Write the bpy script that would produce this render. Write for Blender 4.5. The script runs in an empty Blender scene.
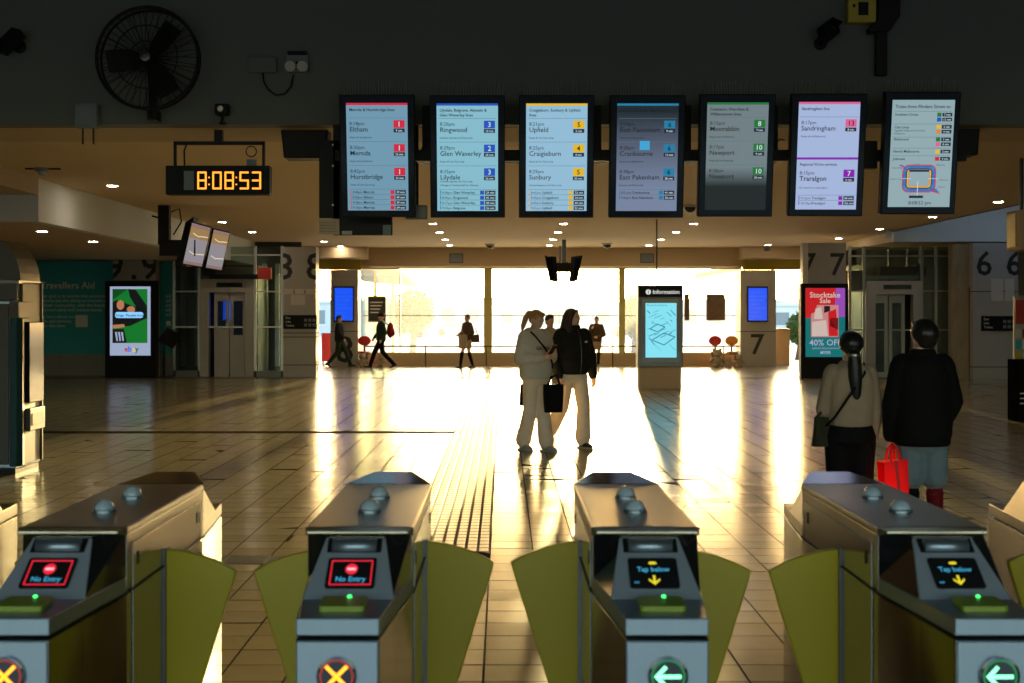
import bpy, bmesh, math, random
from mathutils import Vector, Matrix, Euler
random.seed(11)
PI = math.pi
sc = bpy.context.scene
C = sc.collection

# ---------------------------------------------------------------- camera
# eye height 1.65 m, looking along +Y down the concourse; focal length 1400 px of a 1024 px frame
F, CX, HY, CH = 1400.0, 503.0, 315.0, 1.65
cam = bpy.data.cameras.new('camera')
cam.sensor_width = 36.0
cam.lens = 36.0 * F / 1024.0
cam.shift_x = (512.0 - CX) / 1024.0
cam.shift_y = (HY - 341.5) / 1024.0
cam.clip_start, cam.clip_end = 0.05, 600
cam.dof.use_dof = True
cam.dof.focus_distance = 15.0
cam.dof.aperture_fstop = 5.0
camo = bpy.data.objects.new('camera', cam)
C.objects.link(camo)
camo.location = (0, 0, CH)
camo.rotation_euler = (PI / 2, 0, 0)
sc.camera = camo

# ---------------------------------------------------------------- sky and sun (low evening sun beyond the far windows)
SUN_EL, SUN_AZ = math.radians(3.9), math.radians(4.6)      # azimuth measured from +Y towards +X
wd = bpy.data.worlds.new('sky'); sc.world = wd
wd.use_nodes = True
nt = wd.node_tree; nt.nodes.clear()
sky = nt.nodes.new('ShaderNodeTexSky')
sky.sky_type = 'NISHITA'
sky.sun_disc = False
sky.sun_elevation = math.radians(9.0)
sky.sun_rotation = SUN_AZ
sky.air_density, sky.dust_density, sky.ozone_density = 1.0, 2.0, 1.2
bg = nt.nodes.new('ShaderNodeBackground'); bg.inputs[1].default_value = 0.8
wo = nt.nodes.new('ShaderNodeOutputWorld')
nt.links.new(sky.outputs[0], bg.inputs[0]); nt.links.new(bg.outputs[0], wo.inputs[0])
sl = bpy.data.lights.new('sun', 'SUN')
sl.energy = 16.0
sl.color = (1.0, 0.74, 0.32)
sl.angle = math.radians(0.8)
so = bpy.data.objects.new('sun', sl); C.objects.link(so)
sdir = Vector((math.sin(SUN_AZ) * math.cos(SUN_EL), math.cos(SUN_AZ) * math.cos(SUN_EL), math.sin(SUN_EL)))
so.rotation_euler = sdir.to_track_quat('Z', 'Y').to_euler()
so.location = (8, 60, 12)
sc.view_settings.view_transform = 'Standard'
sc.view_settings.look = 'None'
sc.view_settings.exposure = 0.25
sc.view_settings.gamma = 1.0
sc.view_settings.use_curve_mapping = False
sc.cycles.max_bounces = 10
sc.cycles.sample_clamp_indirect = 6.0
sc.cycles.caustics_reflective = True
sc.cycles.blur_glossy = 1.0

def W(px, py, d):
    return Vector(((px - CX) * d / F, d, CH - (py - HY) * d / F))
def wx(px, d): return (px - CX) * d / F
def wz(py, d): return CH - (py - HY) * d / F

# ---------------------------------------------------------------- materials
MATS = {}
def mat(name, col, rough=0.5, metal=0.0, var=0.10, scale=6.0, bump=0.0, bscale=60.0, spec=0.5, coat=0.0, stretch=None, sheen=0.0):
    if name in MATS: return MATS[name]
    m = bpy.data.materials.new(name); m.use_nodes = True
    n = m.node_tree.nodes; l = m.node_tree.links
    b = n['Principled BSDF']
    b.inputs['Roughness'].default_value = rough
    b.inputs['Metallic'].default_value = metal
    b.inputs['Specular IOR Level'].default_value = spec
    if coat: b.inputs['Coat Weight'].default_value = coat; b.inputs['Coat Roughness'].default_value = 0.08
    if sheen: b.inputs['Sheen Weight'].default_value = sheen
    tc = n.new('ShaderNodeTexCoord')
    src = tc.outputs['Object']
    if stretch:
        mp = n.new('ShaderNodeMapping'); mp.inputs['Scale'].default_value = stretch
        l.new(src, mp.inputs[0]); src = mp.outputs[0]
    nz = n.new('ShaderNodeTexNoise'); nz.inputs['Scale'].default_value = scale; nz.inputs['Detail'].default_value = 5
    l.new(src, nz.inputs['Vector'])
    mx = n.new('ShaderNodeMix'); mx.data_type = 'RGBA'
    c = Vector(col)
    mx.inputs[6].default_value = (*[max(0, x * (1 - var)) for x in c], 1)
    mx.inputs[7].default_value = (*[min(1, x * (1 + var)) for x in c], 1)
    l.new(nz.outputs['Fac'], mx.inputs[0]); l.new(mx.outputs[2], b.inputs['Base Color'])
    if bump:
        n2 = n.new('ShaderNodeTexNoise'); n2.inputs['Scale'].default_value = bscale; n2.inputs['Detail'].default_value = 4
        l.new(src, n2.inputs['Vector'])
        bp = n.new('ShaderNodeBump'); bp.inputs['Strength'].default_value = bump; bp.inputs['Distance'].default_value = 0.01
        l.new(n2.outputs['Fac'], bp.inputs['Height']); l.new(bp.outputs[0], b.inputs['Normal'])
    MATS[name] = m
    return m

def glow(name, col, strength, rough=0.25):
    """a surface that gives off light (lamp, screen)"""
    if name in MATS: return MATS[name]
    m = bpy.data.materials.new(name); m.use_nodes = True
    b = m.node_tree.nodes['Principled BSDF']
    b.inputs['Base Color'].default_value = (0.02, 0.02, 0.02, 1)
    b.inputs['Roughness'].default_value = rough
    b.inputs['Emission Color'].default_value = (*col, 1)
    b.inputs['Emission Strength'].default_value = strength
    MATS[name] = m
    return m

def glass(name, tint, refl_rough=0.02, opacity=0.0, col=(0.5, 0.5, 0.5), ior=1.45, translucent=False):
    """thin pane: clear transmission plus a fresnel reflection and an optional veiling film"""
    if name in MATS: return MATS[name]
    m = bpy.data.materials.new(name); m.use_nodes = True
    n = m.node_tree.nodes; l = m.node_tree.links; n.clear()
    out = n.new('ShaderNodeOutputMaterial')
    tr = n.new('ShaderNodeBsdfTransparent'); tr.inputs[0].default_value = (*tint, 1)
    gl = n.new('ShaderNodeBsdfGlossy'); gl.inputs['Roughness'].default_value = refl_rough
    fr = n.new('ShaderNodeFresnel'); fr.inputs[0].default_value = ior
    m1 = n.new('ShaderNodeMixShader'); l.new(fr.outputs[0], m1.inputs[0]); l.new(tr.outputs[0], m1.inputs[1]); l.new(gl.outputs[0], m1.inputs[2])
    last = m1
    if opacity:
        df = n.new('ShaderNodeBsdfTranslucent' if translucent else 'ShaderNodeBsdfDiffuse'); df.inputs[0].default_value = (*col, 1)
        m2 = n.new('ShaderNodeMixShader'); m2.inputs[0].default_value = opacity
        l.new(m1.outputs[0], m2.inputs[1]); l.new(df.outputs[0], m2.inputs[2]); last = m2
    l.new(last.outputs[0], out.inputs[0])
    MATS[name] = m
    return m

# ---------------------------------------------------------------- mesh builder
class MB:
    def __init__(s): s.v = []; s.f = []
    def add(s, vs, fs):
        k = len(s.v); s.v += [tuple(v) for v in vs]; s.f += [tuple(i + k for i in f) for f in fs]
        return s
    def box(s, x0, x1, y0, y1, z0, z1, M=None):
        vs = [Vector(p) for p in ((x0,y0,z0),(x1,y0,z0),(x1,y1,z0),(x0,y1,z0),(x0,y0,z1),(x1,y0,z1),(x1,y1,z1),(x0,y1,z1))]
        if M: vs = [M @ v for v in vs]
        return s.add(vs, [(0,3,2,1),(4,5,6,7),(0,1,5,4),(1,2,6,5),(2,3,7,6),(3,0,4,7)])
    def hexa(s, pts):
        return s.add(pts, [(0,3,2,1),(4,5,6,7),(0,1,5,4),(1,2,6,5),(2,3,7,6),(3,0,4,7)])
    def prism(s, poly, vec):
        """polygon of 3-D points swept by vec"""
        n = len(poly); vec = Vector(vec); P = [Vector(p) for p in poly]
        return s.add(P + [p + vec for p in P], [tuple(range(n))[::-1], tuple(range(n, 2*n))] + [(i, (i+1) % n, n + (i+1) % n, n + i) for i in range(n)])
    def tube(s, pts, r, n=8, cap=True, M=None):
        P = [Vector(p) for p in pts]
        R = r if isinstance(r, (list, tuple)) else [r] * len(P)
        rings = []; up = None
        for i, p in enumerate(P):
            t = (P[min(i+1, len(P)-1)] - P[max(i-1, 0)])
            t = t.normalized() if t.length > 1e-9 else Vector((0,0,1))
            if up is None:
                up = Vector((0,0,1)) if abs(t.z) < 0.9 else Vector((1,0,0))
            a = t.cross(up).normalized(); b = a.cross(t).normalized(); up = b
            rr = R[i] if isinstance(R[i], (list, tuple)) else (R[i], R[i])
            rings.append([p + a * (rr[0]*math.cos(2*PI*k/n)) + b * (rr[1]*math.sin(2*PI*k/n)) for k in range(n)])
        return s.loft(rings, cap, M)
    def loft(s, rings, cap=True, M=None):
        n = len(rings[0]); vs = [Vector(p) for r in rings for p in r]
        if M: vs = [M @ v for v in vs]
        fs = []
        for i in range(len(rings)-1):
            for k in range(n):
                fs.append((i*n+k, i*n+(k+1) % n, (i+1)*n+(k+1) % n, (i+1)*n+k))
        if cap: fs += [tuple(range(n))[::-1], tuple(range((len(rings)-1)*n, len(rings)*n))]
        return s.add(vs, fs)
    def lathe(s, prof, n=16, M=None):
        """profile of (radius, height) about Z"""
        return s.loft([[Vector((r*math.cos(2*PI*k/n), r*math.sin(2*PI*k/n), z)) for k in range(n)] for r, z in prof], True, M)
    def ell(s, c, rx, ry, rz, n=14, m=8, M=None):
        c = Vector(c); rings = []
        for i in range(m+1):
            a = -PI/2 + PI*i/m
            q = max(math.cos(a), 0.02)
            rings.append([c + Vector((rx*q*math.cos(2*PI*k/n), ry*q*math.sin(2*PI*k/n), rz*math.sin(a))) for k in range(n)])
        return s.loft(rings, True, M)
    def poly(s, pts): return s.add(pts, [tuple(range(len(pts)))])
    def text(s, body, x, z, size, align='LEFT', y=0.0, bold=0.0, M=None, sx=1.0, clip=None):
        me = text_mesh(body, align, bold)
        vs = [Vector((x + v[0]*size*sx, y, z + v[1]*size)) for v in me[0]]
        fs = me[1]
        if clip:
            bm = bmesh.new(); bv = [bm.verts.new(v) for v in vs]
            for f in fs:
                try: bm.faces.new([bv[i] for i in f])
                except ValueError: pass
            for co, no in clip:
                bmesh.ops.bisect_plane(bm, geom=bm.verts[:]+bm.edges[:]+bm.faces[:], plane_co=co, plane_no=no, clear_outer=True)
            bm.verts.index_update(); vs = [v.co.copy() for v in bm.verts]; fs = [tuple(v.index for v in f.verts) for f in bm.faces]; bm.free()
        if M: vs = [M @ v for v in vs]
        return s.add(vs, fs)
    def rrect(s, x0, x1, z0, z1, r, y0, y1, n=4):
        """rounded plate facing -Y between y0 (front) and y1"""
        pts = []
        for cx_, cz_, a0 in ((x1-r, z1-r, 0), (x0+r, z1-r, PI/2), (x0+r, z0+r, PI), (x1-r, z0+r, 1.5*PI)):
            for k in range(n+1):
                a = a0 + PI/2*k/n
                pts.append((cx_ + r*math.cos(a), y0, cz_ + r*math.sin(a)))
        return s.prism(pts, (0, y1-y0, 0))
    def mesh(s, name):
        me = bpy.data.meshes.new(name); me.from_pydata(s.v, [], s.f)
        bm = bmesh.new(); bm.from_mesh(me); bmesh.ops.recalc_face_normals(bm, faces=bm.faces); bm.to_mesh(me); bm.free()
        return me
    def build(s, name, m, parent=None, smooth=False, bevel=0.0, seg=2, kind=None):
        me = s.mesh(name)
        if isinstance(m, str): m = MATS[m]
        me.materials.append(m)
        if smooth: me.polygons.foreach_set('use_smooth', [True]*len(me.polygons))
        o = bpy.data.objects.new(name, me); C.objects.link(o)
        if parent: o.parent = parent
        if bevel:
            md = o.modifiers.new('bevel', 'BEVEL'); md.width = bevel; md.segments = seg; md.limit_method = 'ANGLE'
        if kind: o['kind'] = kind
        return o

_TC = {}
def text_mesh(body, align='LEFT', bold=0.0):
    k = (body, align, bold)
    if k not in _TC:
        cu = bpy.data.curves.new('t', 'FONT'); cu.body = body; cu.size = 1.0; cu.align_x = align
        cu.resolution_u = 2; cu.offset = bold; cu.fill_mode = 'FRONT'
        o = bpy.data.objects.new('t', cu)
        me = bpy.data.meshes.new_from_object(o)
        _TC[k] = ([tuple(v.co) for v in me.vertices], [tuple(p.vertices) for p in me.polygons])
        bpy.data.objects.remove(o); bpy.data.curves.remove(cu); bpy.data.meshes.remove(me)
    return _TC[k]

def tag(o, label, cat, group=None):
    o['label'] = label; o['category'] = cat
    if group: o['group'] = group
    return o
def thing(name, label, cat, loc=(0,0,0), rz=0.0, group=None):
    o = bpy.data.objects.new(name, None); C.objects.link(o); o.empty_display_size = 0.1
    o.location = loc; o.rotation_euler = (0, 0, rz)
    return tag(o, label, cat, group)
def struct(o): o['kind'] = 'structure'; return o
def copy_tree(o, parent=None):
    c = o.copy(); C.objects.link(c); c.parent = parent
    for ch in list(o.children): copy_tree(ch, c)
    return c
def B(x0, x1, y0, y1, z0, z1): return MB().box(x0, x1, y0, y1, z0, z1)

# palette
mat('floor_tile', (0.33, 0.28, 0.155), 0.20, var=0.14, scale=2.5, bump=0.05, bscale=25, spec=0.55)
mat('floor_tile_warm', (0.285, 0.235, 0.125), 0.22, var=0.14, scale=2.5, bump=0.05, bscale=25, spec=0.55)
mat('floor_tile_pale', (0.37, 0.32, 0.185), 0.18, var=0.14, scale=2.5, bump=0.05, bscale=25, spec=0.55)
mat('grout', (0.05, 0.042, 0.03), 0.9, var=0.2, spec=0.0)
mat('tactile', (0.58, 0.50, 0.30), 0.3, var=0.1)
mat('dark_strip', (0.05, 0.042, 0.03), 0.8, var=0.2, spec=0.0)
mat('bulkhead_paint', (0.115, 0.13, 0.12), 0.7, var=0.06, scale=1.2)
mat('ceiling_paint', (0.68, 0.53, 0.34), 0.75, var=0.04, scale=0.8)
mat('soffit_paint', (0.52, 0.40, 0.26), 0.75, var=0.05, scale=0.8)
mat('fascia_white', (0.72, 0.75, 0.76), 0.6, var=0.03)
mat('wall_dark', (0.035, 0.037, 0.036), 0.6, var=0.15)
mat('teal_wall', (0.03, 0.42, 0.47), 0.5, var=0.15, scale=0.5)
mat('wall_stone', (0.28, 0.27, 0.24), 0.5, var=0.15)
mat('cladding', (0.42, 0.40, 0.37), 0.4, var=0.06)
mat('cladding_seam', (0.08, 0.075, 0.07), 0.6)
mat('steel', (0.38, 0.36, 0.32), 0.32, 1.0, var=0.08, scale=3, stretch=(1, 1, 40))
mat('steel_front', (0.27, 0.33, 0.38), 0.36, 0.85, var=0.06, scale=3, stretch=(40, 1, 1))
mat('steel_face', (0.30, 0.34, 0.38), 0.38, 0.25, var=0.05)
mat('steel_polished', (0.30, 0.28, 0.24), 0.13, 1.0, var=0.05, scale=3)
mat('steel_dark', (0.10, 0.10, 0.095), 0.35, 0.8, var=0.1)
mat('black_gloss', (0.010, 0.011, 0.012), 0.10, var=0.1, coat=0.3)
mat('black_plastic', (0.009, 0.010, 0.012), 0.5, var=0.2, spec=0.15)
mat('black_metal', (0.010, 0.010, 0.010), 0.5, 0.0, var=0.2, spec=0.2)
mat('screen_glass', (0.004, 0.007, 0.014), 0.15, var=0.05, spec=0.2)
mat('wing', (0.44, 0.335, 0.001), 0.38, var=0.06, scale=3)
mat('reader_green', (0.20, 0.27, 0.008), 0.35, var=0.05)
mat('dome', (0.34, 0.42, 0.46), 0.12, var=0.05, coat=0.5)
mat('machine_grey', (0.085, 0.08, 0.07), 0.5, 0.0, var=0.1, spec=0.3)
mat('dark_teal', (0.008, 0.05, 0.06), 0.5, var=0.1, spec=0.2)
mat('lip_highlight', (0.75, 0.66, 0.45), 0.25, 0.9, var=0.05)  # golden reflection on the gate lip put into its colour
mat('grey_box', (0.16, 0.19, 0.20), 0.55, var=0.08)
mat('white_box', (0.42, 0.42, 0.40), 0.5, var=0.05)
mat('white_paint', (0.70, 0.68, 0.63), 0.5, var=0.05)
mat('ink', (0.03, 0.035, 0.04), 0.5, var=0.1)
mat('number_black', (0.02, 0.02, 0.02), 0.5, var=0.1)
mat('yellow_beam', (0.46, 0.36, 0.03), 0.5, var=0.08)
mat('marble', (0.36, 0.27, 0.16), 0.28, var=0.45, scale=3.0, stretch=(1.5, 1.5, 0.5))
mat('red_panel', (0.50, 0.03, 0.025), 0.45, var=0.08)
mat('orange_plastic', (0.80, 0.30, 0.02), 0.35, var=0.05)
mat('red_plastic', (0.62, 0.02, 0.02), 0.35, var=0.05)
mat('timber', (0.22, 0.13, 0.06), 0.5, var=0.25, stretch=(1, 1, 12))
mat('mullion', (0.48, 0.40, 0.12), 0.4, 0.3, var=0.1)
mat('poster_brown', (0.14, 0.095, 0.06), 0.5, var=0.5, scale=9)
mat('sign_print', (0.85, 0.88, 0.83), 0.5, var=0.05)
mat('paper', (0.62, 0.58, 0.52), 0.7, var=0.06)
glass('window_glass', (0.97, 0.98, 0.97), opacity=0.065, col=(0.85, 0.9, 0.95), translucent=True)  # translucent film adds a pale veil in place of lens flare
glass('lobby_glass', (0.62, 0.72, 0.68), refl_rough=0.03, opacity=0.05, col=(0.35, 0.4, 0.38))
glow('downlight', (1.0, 0.84, 0.60), 75.0)

# ================================================================ the setting
DW = 45.6                                    # far window wall
XL, XR = -16.0, 16.0
floor = struct(B(XL, XR, -8, DW + 0.4, -0.35, -0.0007).build('floor', 'grout'))
TP, TX0 = 0.3, -0.09
TAC = (-0.69, -0.09, 9.75, 36.0)             # tactile strip
DRAIN = (-2.49, -0.69, 9.3, 9.6)
def tile_geo(w, h, t, ch):
    a, b = w/2, h/2
    v = [(-a,-b,-t),(a,-b,-t),(a,b,-t),(-a,b,-t),(-a,-b,-ch),(a,-b,-ch),(a,b,-ch),(-a,b,-ch),(-a+ch,-b+ch,0),(a-ch,-b+ch,0),(a-ch,b-ch,0),(-a+ch,b-ch,0)]
    f = [(8,9,10,11)] + [(i, (i+1) % 4, 4+(i+1) % 4, 4+i) for i in range(4)] + [(4+i, 4+(i+1) % 4, 8+(i+1) % 4, 8+i) for i in range(4)]
    return v, f
TV, TF = tile_geo(TP - 0.010, TP - 0.010, 0.002, 0.0002)
tmats = [MATS['floor_tile'], MATS['floor_tile_warm'], MATS['floor_tile_pale']]
tile_me = []
for i in range(3):
    me = bpy.data.meshes.new('tile'); me.from_pydata(TV, [], TF); me.materials.append(tmats[i]); me.materials.append(MATS['grout']); me.polygons.foreach_set('material_index', [0] + [1]*(len(TF)-1)); tile_me.append(me)
cells = []
c0, c1 = int(math.floor((XL - TX0)/TP)) + 1, int((XR - TX0)/TP)
for r in range(-6, int(DW/TP)):
    for c in range(c0, c1):
        x, y = TX0 + (c + 0.5)*TP, (r + 0.5)*TP
        if DRAIN[0] < x < DRAIN[1] and DRAIN[2] < y < DRAIN[3]: continue
        cells.append((x, y))
def in_view(x, y):
    px, py = CX + F*x/y, HY + F*CH/y
    return -5 < px < 1029 and py < 690
near = [p for p in cells if p[1] > 6.0 and in_view(*p)]
near.sort(key=lambda p: p[1])
nearset = set(near[:300])
vs, fs, mi = [], [], []
for (x, y) in cells:
    m = random.choices((0, 1, 2), (5, 3, 3))[0]
    tx, ty, dz = random.gauss(0, 0.0012), random.gauss(0, 0.0006), random.uniform(-0.0006, 0.0006)
    if (x, y) in nearset:
        o = bpy.data.objects.new('tile', tile_me[m]); C.objects.link(o); o.parent = floor
        o.location = (x, y, dz); o.rotation_euler = (tx, ty, 0)
    else:
        k = len(vs)
        vs += [(x + v[0], y + v[1], v[2] + dz + tx*v[1] - ty*v[0]) for v in TV]
        fs += [tuple(i + k for i in f) for f in TF]; mi += [m] + [3]*(len(TF)-1)
me = bpy.data.meshes.new('tile_field'); me.from_pydata(vs, [], fs)
for m in tmats + [MATS['grout']]: me.materials.append(m)
me.polygons.foreach_set('material_index', mi)
o = bpy.data.objects.new('tile_field', me); C.objects.link(o); o.parent = floor; o['kind'] = 'stuff'
# tactile guiding bars, dark joint covers, drain grating in the floor
m = MB()
nb = 7
for r in range(int((TAC[3]-TAC[2])/0.15)):
    y = TAC[2] + 0.02 + r*0.15
    for k in range(nb):
        x = TAC[0] + 0.045 + k*(0.51/(nb-1))
        m.hexa([(x-0.033, y, 0.001), (x+0.033, y, 0.001), (x+0.033, y+0.118, 0.001), (x-0.033, y+0.118, 0.001), (x-0.030, y+0.004, 0.004), (x+0.030, y+0.004, 0.004), (x+0.030, y+0.114, 0.004), (x-0.030, y+0.114, 0.004)])
m.build('tactile_bars', 'tactile', floor, kind='stuff')
B(TAC[0], TAC[1], TAC[2], TAC[3], 0.0004, 0.0011).build('tactile_base', mat('tactile_joint', (0.15, 0.12, 0.06), 0.7, spec=0.2), floor)
B(XL, -0.09, 19.55, 19.85, 0, 0.003).build('joint_cover', 'dark_strip', floor)
B(XL, XR, 36.5, 36.75, 0, 0.003).build('joint_cover', 'dark_strip', floor)
for k in range(3):
    MB().hexa([(-0.69, 9.98-0.12*k, 0), (-0.09, 9.62-0.1*k, 0), (-0.09, 9.66-0.1*k, 0), (-0.69, 10.02-0.12*k, 0), (-0.69, 9.98-0.12*k, 0.006), (-0.09, 9.62-0.1*k, 0.006), (-0.09, 9.66-0.1*k, 0.006), (-0.69, 10.02-0.12*k, 0.006)]).build('edge_strip', 'dark_strip', floor)
B(DRAIN[0], DRAIN[1], DRAIN[2], DRAIN[3], -0.0007, -0.0002).build('drain_tray', 'black_plastic', floor)
for k in range(6):
    y = DRAIN[2] + 0.03 + k*0.048
    B(DRAIN[0], DRAIN[1], y, y + 0.022, -0.0005, 0.001).build('drain_bar', 'steel_dark', floor)
for k in range(7):
    x = DRAIN[0] + 0.05 + k*0.28
    B(x, x + 0.015, DRAIN[2], DRAIN[3], -0.0005, 0.0005).build('drain_rib', 'steel_dark', floor)

# ceilings and bulkheads
ZC = 3.8
def S(name, m, *b): return struct(B(*b).build(name, m))
S('ceiling', 'ceiling_paint', -7.3, 10.1, 14.3, DW, ZC, ZC + 0.15)
S('trim_1', 'bulkhead_paint', XL, XR, 13.0, 13.25, 3.42, 5.0)           # dark bulkhead that carries the fan
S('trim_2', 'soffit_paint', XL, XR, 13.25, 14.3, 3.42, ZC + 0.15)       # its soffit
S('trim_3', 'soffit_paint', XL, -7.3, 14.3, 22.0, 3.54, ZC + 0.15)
S('trim_4', 'fascia_white', -7.5, -7.3, 22.2, DW, 3.12, ZC)             # pale fascia of the left aisle
S('trim_5', 'ceiling_paint', XL, -7.5, 22.2, DW, 3.12, 3.3)             # lower ceiling of the left aisle
S('trim_6', 'fascia_white', 10.1, XR, 36.2, 36.4, 3.55, 5.0)            # pale wall above the right aisle
S('trim_7', 'ceiling_paint', 10.1, XR, 36.4, DW, 3.55, 3.95)
S('trim_8', 'ceiling_paint', 10.1, XR, 14.3, 22.0, ZC, ZC + 0.15)
S('trim_9', 'fascia_white', 10.0, 10.1, 22.0, 36.2, ZC, 5.0)
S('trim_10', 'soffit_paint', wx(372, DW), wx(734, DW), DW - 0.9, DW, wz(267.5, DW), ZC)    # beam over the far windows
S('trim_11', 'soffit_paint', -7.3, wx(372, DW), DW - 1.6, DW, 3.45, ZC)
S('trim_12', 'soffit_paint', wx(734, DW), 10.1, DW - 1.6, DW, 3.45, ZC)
S('trim_13', 'yellow_beam', wx(318, DW), wx(362, DW), DW - 0.35, DW - 0.05, wz(270, DW), 3.45)
S('trim_14', 'yellow_beam', wx(742, DW), wx(806, DW), DW - 0.35, DW - 0.05, wz(270, DW), 3.45)
S('roof', 'bulkhead_paint', XL - 0.3, 11.0, -8, DW + 0.3, 5.0, 5.2)
S('roof_right_near', 'bulkhead_paint', 11.0, XR + 0.3, -8, 33.7, 5.0, 5.2)
S('roof_right_far', 'bulkhead_paint', 11.0, XR + 0.3, 34.6, DW + 0.3, 5.0, 5.2)     # unseen gap between the two added to daylight the pale right wall
S('trim_15', 'fascia_white', XL, -7.3, 22.0, 22.2, 3.12, ZC)
S('wall_left', 'wall_dark', XL - 0.3, XL, -8, DW + 0.3, -0.35, 5.0)
S('wall_right', 'cladding', XR, XR + 0.3, -8, DW + 0.3, -0.35, 5.0)
S('wall_entrance_left', 'bulkhead_paint', XL, -13.5, -8, -7.8, 0, 4.6)
S('wall_entrance_right', 'bulkhead_paint', 13.5, XR, -8, -7.8, 0, 4.6)
S('wall_entrance', 'bulkhead_paint', XL, XR, -8, -7.8, 4.6, 5.0)         # wide open street entrance behind the camera
# far wall: solid to the left of platform 8 and to the right of platform 7
x8, x7 = wx(318, DW), wx(806, DW)
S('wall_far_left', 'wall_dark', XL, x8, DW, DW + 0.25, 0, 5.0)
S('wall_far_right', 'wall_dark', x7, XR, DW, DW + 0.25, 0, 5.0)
S('wall_far_top', 'soffit_paint', x8, x7, DW, DW + 0.25, wz(267.5, DW), 5.0)

# far window band
WXL, WXR = wx(362, DW), wx(741, DW)
ZS, ZH = wz(354, DW), wz(267.5, DW)
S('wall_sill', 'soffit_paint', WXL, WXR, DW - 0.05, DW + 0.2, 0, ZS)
xs = [WXL, wx(400, DW), wx(488, DW), wx(622, DW), WXR]
for i in range(4):
    wn = struct(B(xs[i] + 0.02, xs[i+1] - 0.02, DW + 0.08, DW + 0.10, ZS, ZH).build('window_%d' % (i+1), 'window_glass'))
    B(xs[i], xs[i+1], DW + 0.05, DW + 0.13, ZS, ZS + 0.05).build('window_rail', 'mullion', wn)
    B(xs[i], xs[i+1], DW + 0.05, DW + 0.13, ZH - 0.05, ZH).build('window_rail', 'mullion', wn)
    B(xs[i], xs[i+1], DW + 0.06, DW + 0.12, 1.62, 1.645).build('transom', 'steel', wn)
    hw = (0.015, 0.015, 0.13, 0.10)[i]
    if i: B(xs[i] - hw, xs[i] + hw, DW - 0.02, DW + 0.16, ZS, ZH).build('mullion', 'mullion', wn)
# pictures on the glass
for px0, px1, lab in ((706.5, 725.5, 'framed brown picture on the far window above the red seat'), (684.5, 689.5, 'narrow framed brown picture just right of the information pillar')):
    t = thing('picture', lab, 'picture', (wx((px0+px1)/2, DW), DW + 0.07, wz(320.5, DW)))
    hw, h = (px1-px0)/2*DW/F, 26.5*DW/F
    B(-hw, hw, -0.03, 0.0, 0, h).build('frame', 'timber', t)
    B(-hw + 0.05, hw - 0.05, -0.034, -0.03, 0.05, h - 0.05).build('print', 'poster_brown', t)
# hand rail in front of the window
t = thing('hand_rail', 'long low steel hand rail in front of the far windows', 'rail', (0, DW - 0.3, 0))
zr = wz(346, DW)
MB().tube([(wx(366, DW), 0, zr), (wx(741, DW), 0, zr)], 0.025, 8).build('top_rail', 'steel_dark', t)
for px in (366, 426, 486.5, 546, 612, 668, 722, 741):
    MB().tube([(wx(px, DW), 0, 0), (wx(px, DW), 0, zr)], 0.022, 8).build('post', 'steel_dark', t)

# downlights
def downlight(x, y, z, label, group):
    t = thing('downlight', label, 'ceiling light', (x, y, z), 0, group)
    MB().lathe([(0.085, -0.002), (0.115, -0.006), (0.12, 0.0), (0.12, 0.004)], 20).build('trim_ring', 'white_paint', t)
    MB().lathe([(0.084, -0.0075), (0.084, -0.001)], 20).build('lens', 'downlight', t)
    return t
for x, g, n in ((-1.65, 'left', 'row nearest the clock'), (1.43, 'middle', 'middle row'), (4.5, 'right', 'row above the information pillar')):
    for y in (33.0, 36.4, 39.9, 43.2):
        lab = {'left': 'round warm downlight in the ceiling row seen below the blue-striped screen', 'middle': 'round warm downlight in the ceiling row above the hanging dark monitors', 'right': 'round warm downlight in the ceiling row above the information pillar'}[g]
        lab = {33.0: 'nearest', 36.4: 'second nearest', 39.9: 'third', 43.2: 'farthest'}[y] + lab.replace('round', '', 1)
        downlight(x, y, ZC, lab, g + ' row of central downlights')
for x in (-1.65, 1.43, 4.5):  # unseen downlights added to brighten the walking women
    for y in (19.2, 22.6, 26.0, 29.5):
        if (x < 0 and y > 29) or (x > 4 and y == 22.6) or (1 < x < 2 and y < 23): continue
        downlight(x, y, ZC, 'added unseen downlight in the near ceiling behind the departure screens', 'added near downlights behind the departure screens')
for y, lab in ((23.3, 'round warm downlight left of the digital clock'), (32.4, 'round warm downlight right of the tilted advertising screens'), (36.3, 'round warm downlight above the platform eight lift')):
    downlight(-6.5, y, ZC, lab, None)
for y, lab in ((26.6, 'round warm downlight nearest the right edge of the ceiling'), (30.7, 'round warm downlight below the city loop map screen'), (35.0, 'round warm downlight beside the green exit sign'), (39.3, 'round warm downlight above the platform seven lift')):
    downlight(9.42, y, ZC, lab, None)
downlight(-8.1, 24.6, 3.12, 'round downlight in the low left ceiling, nearer one', None)
downlight(-8.2, 28.0, 3.12, 'round downlight in the low left ceiling, farther one by the teal wall', None)
downlight(wx(324, 41), 41, ZC, 'small warm downlight above the platform eight opening, left one', None)
downlight(wx(341, 43.9), 43.8, ZC, 'small warm downlight above the blue screen of platform eight', None)
downlight(wx(768, 43), 43, ZC, 'small warm downlight above the blue screen of platform seven', None)

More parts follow.
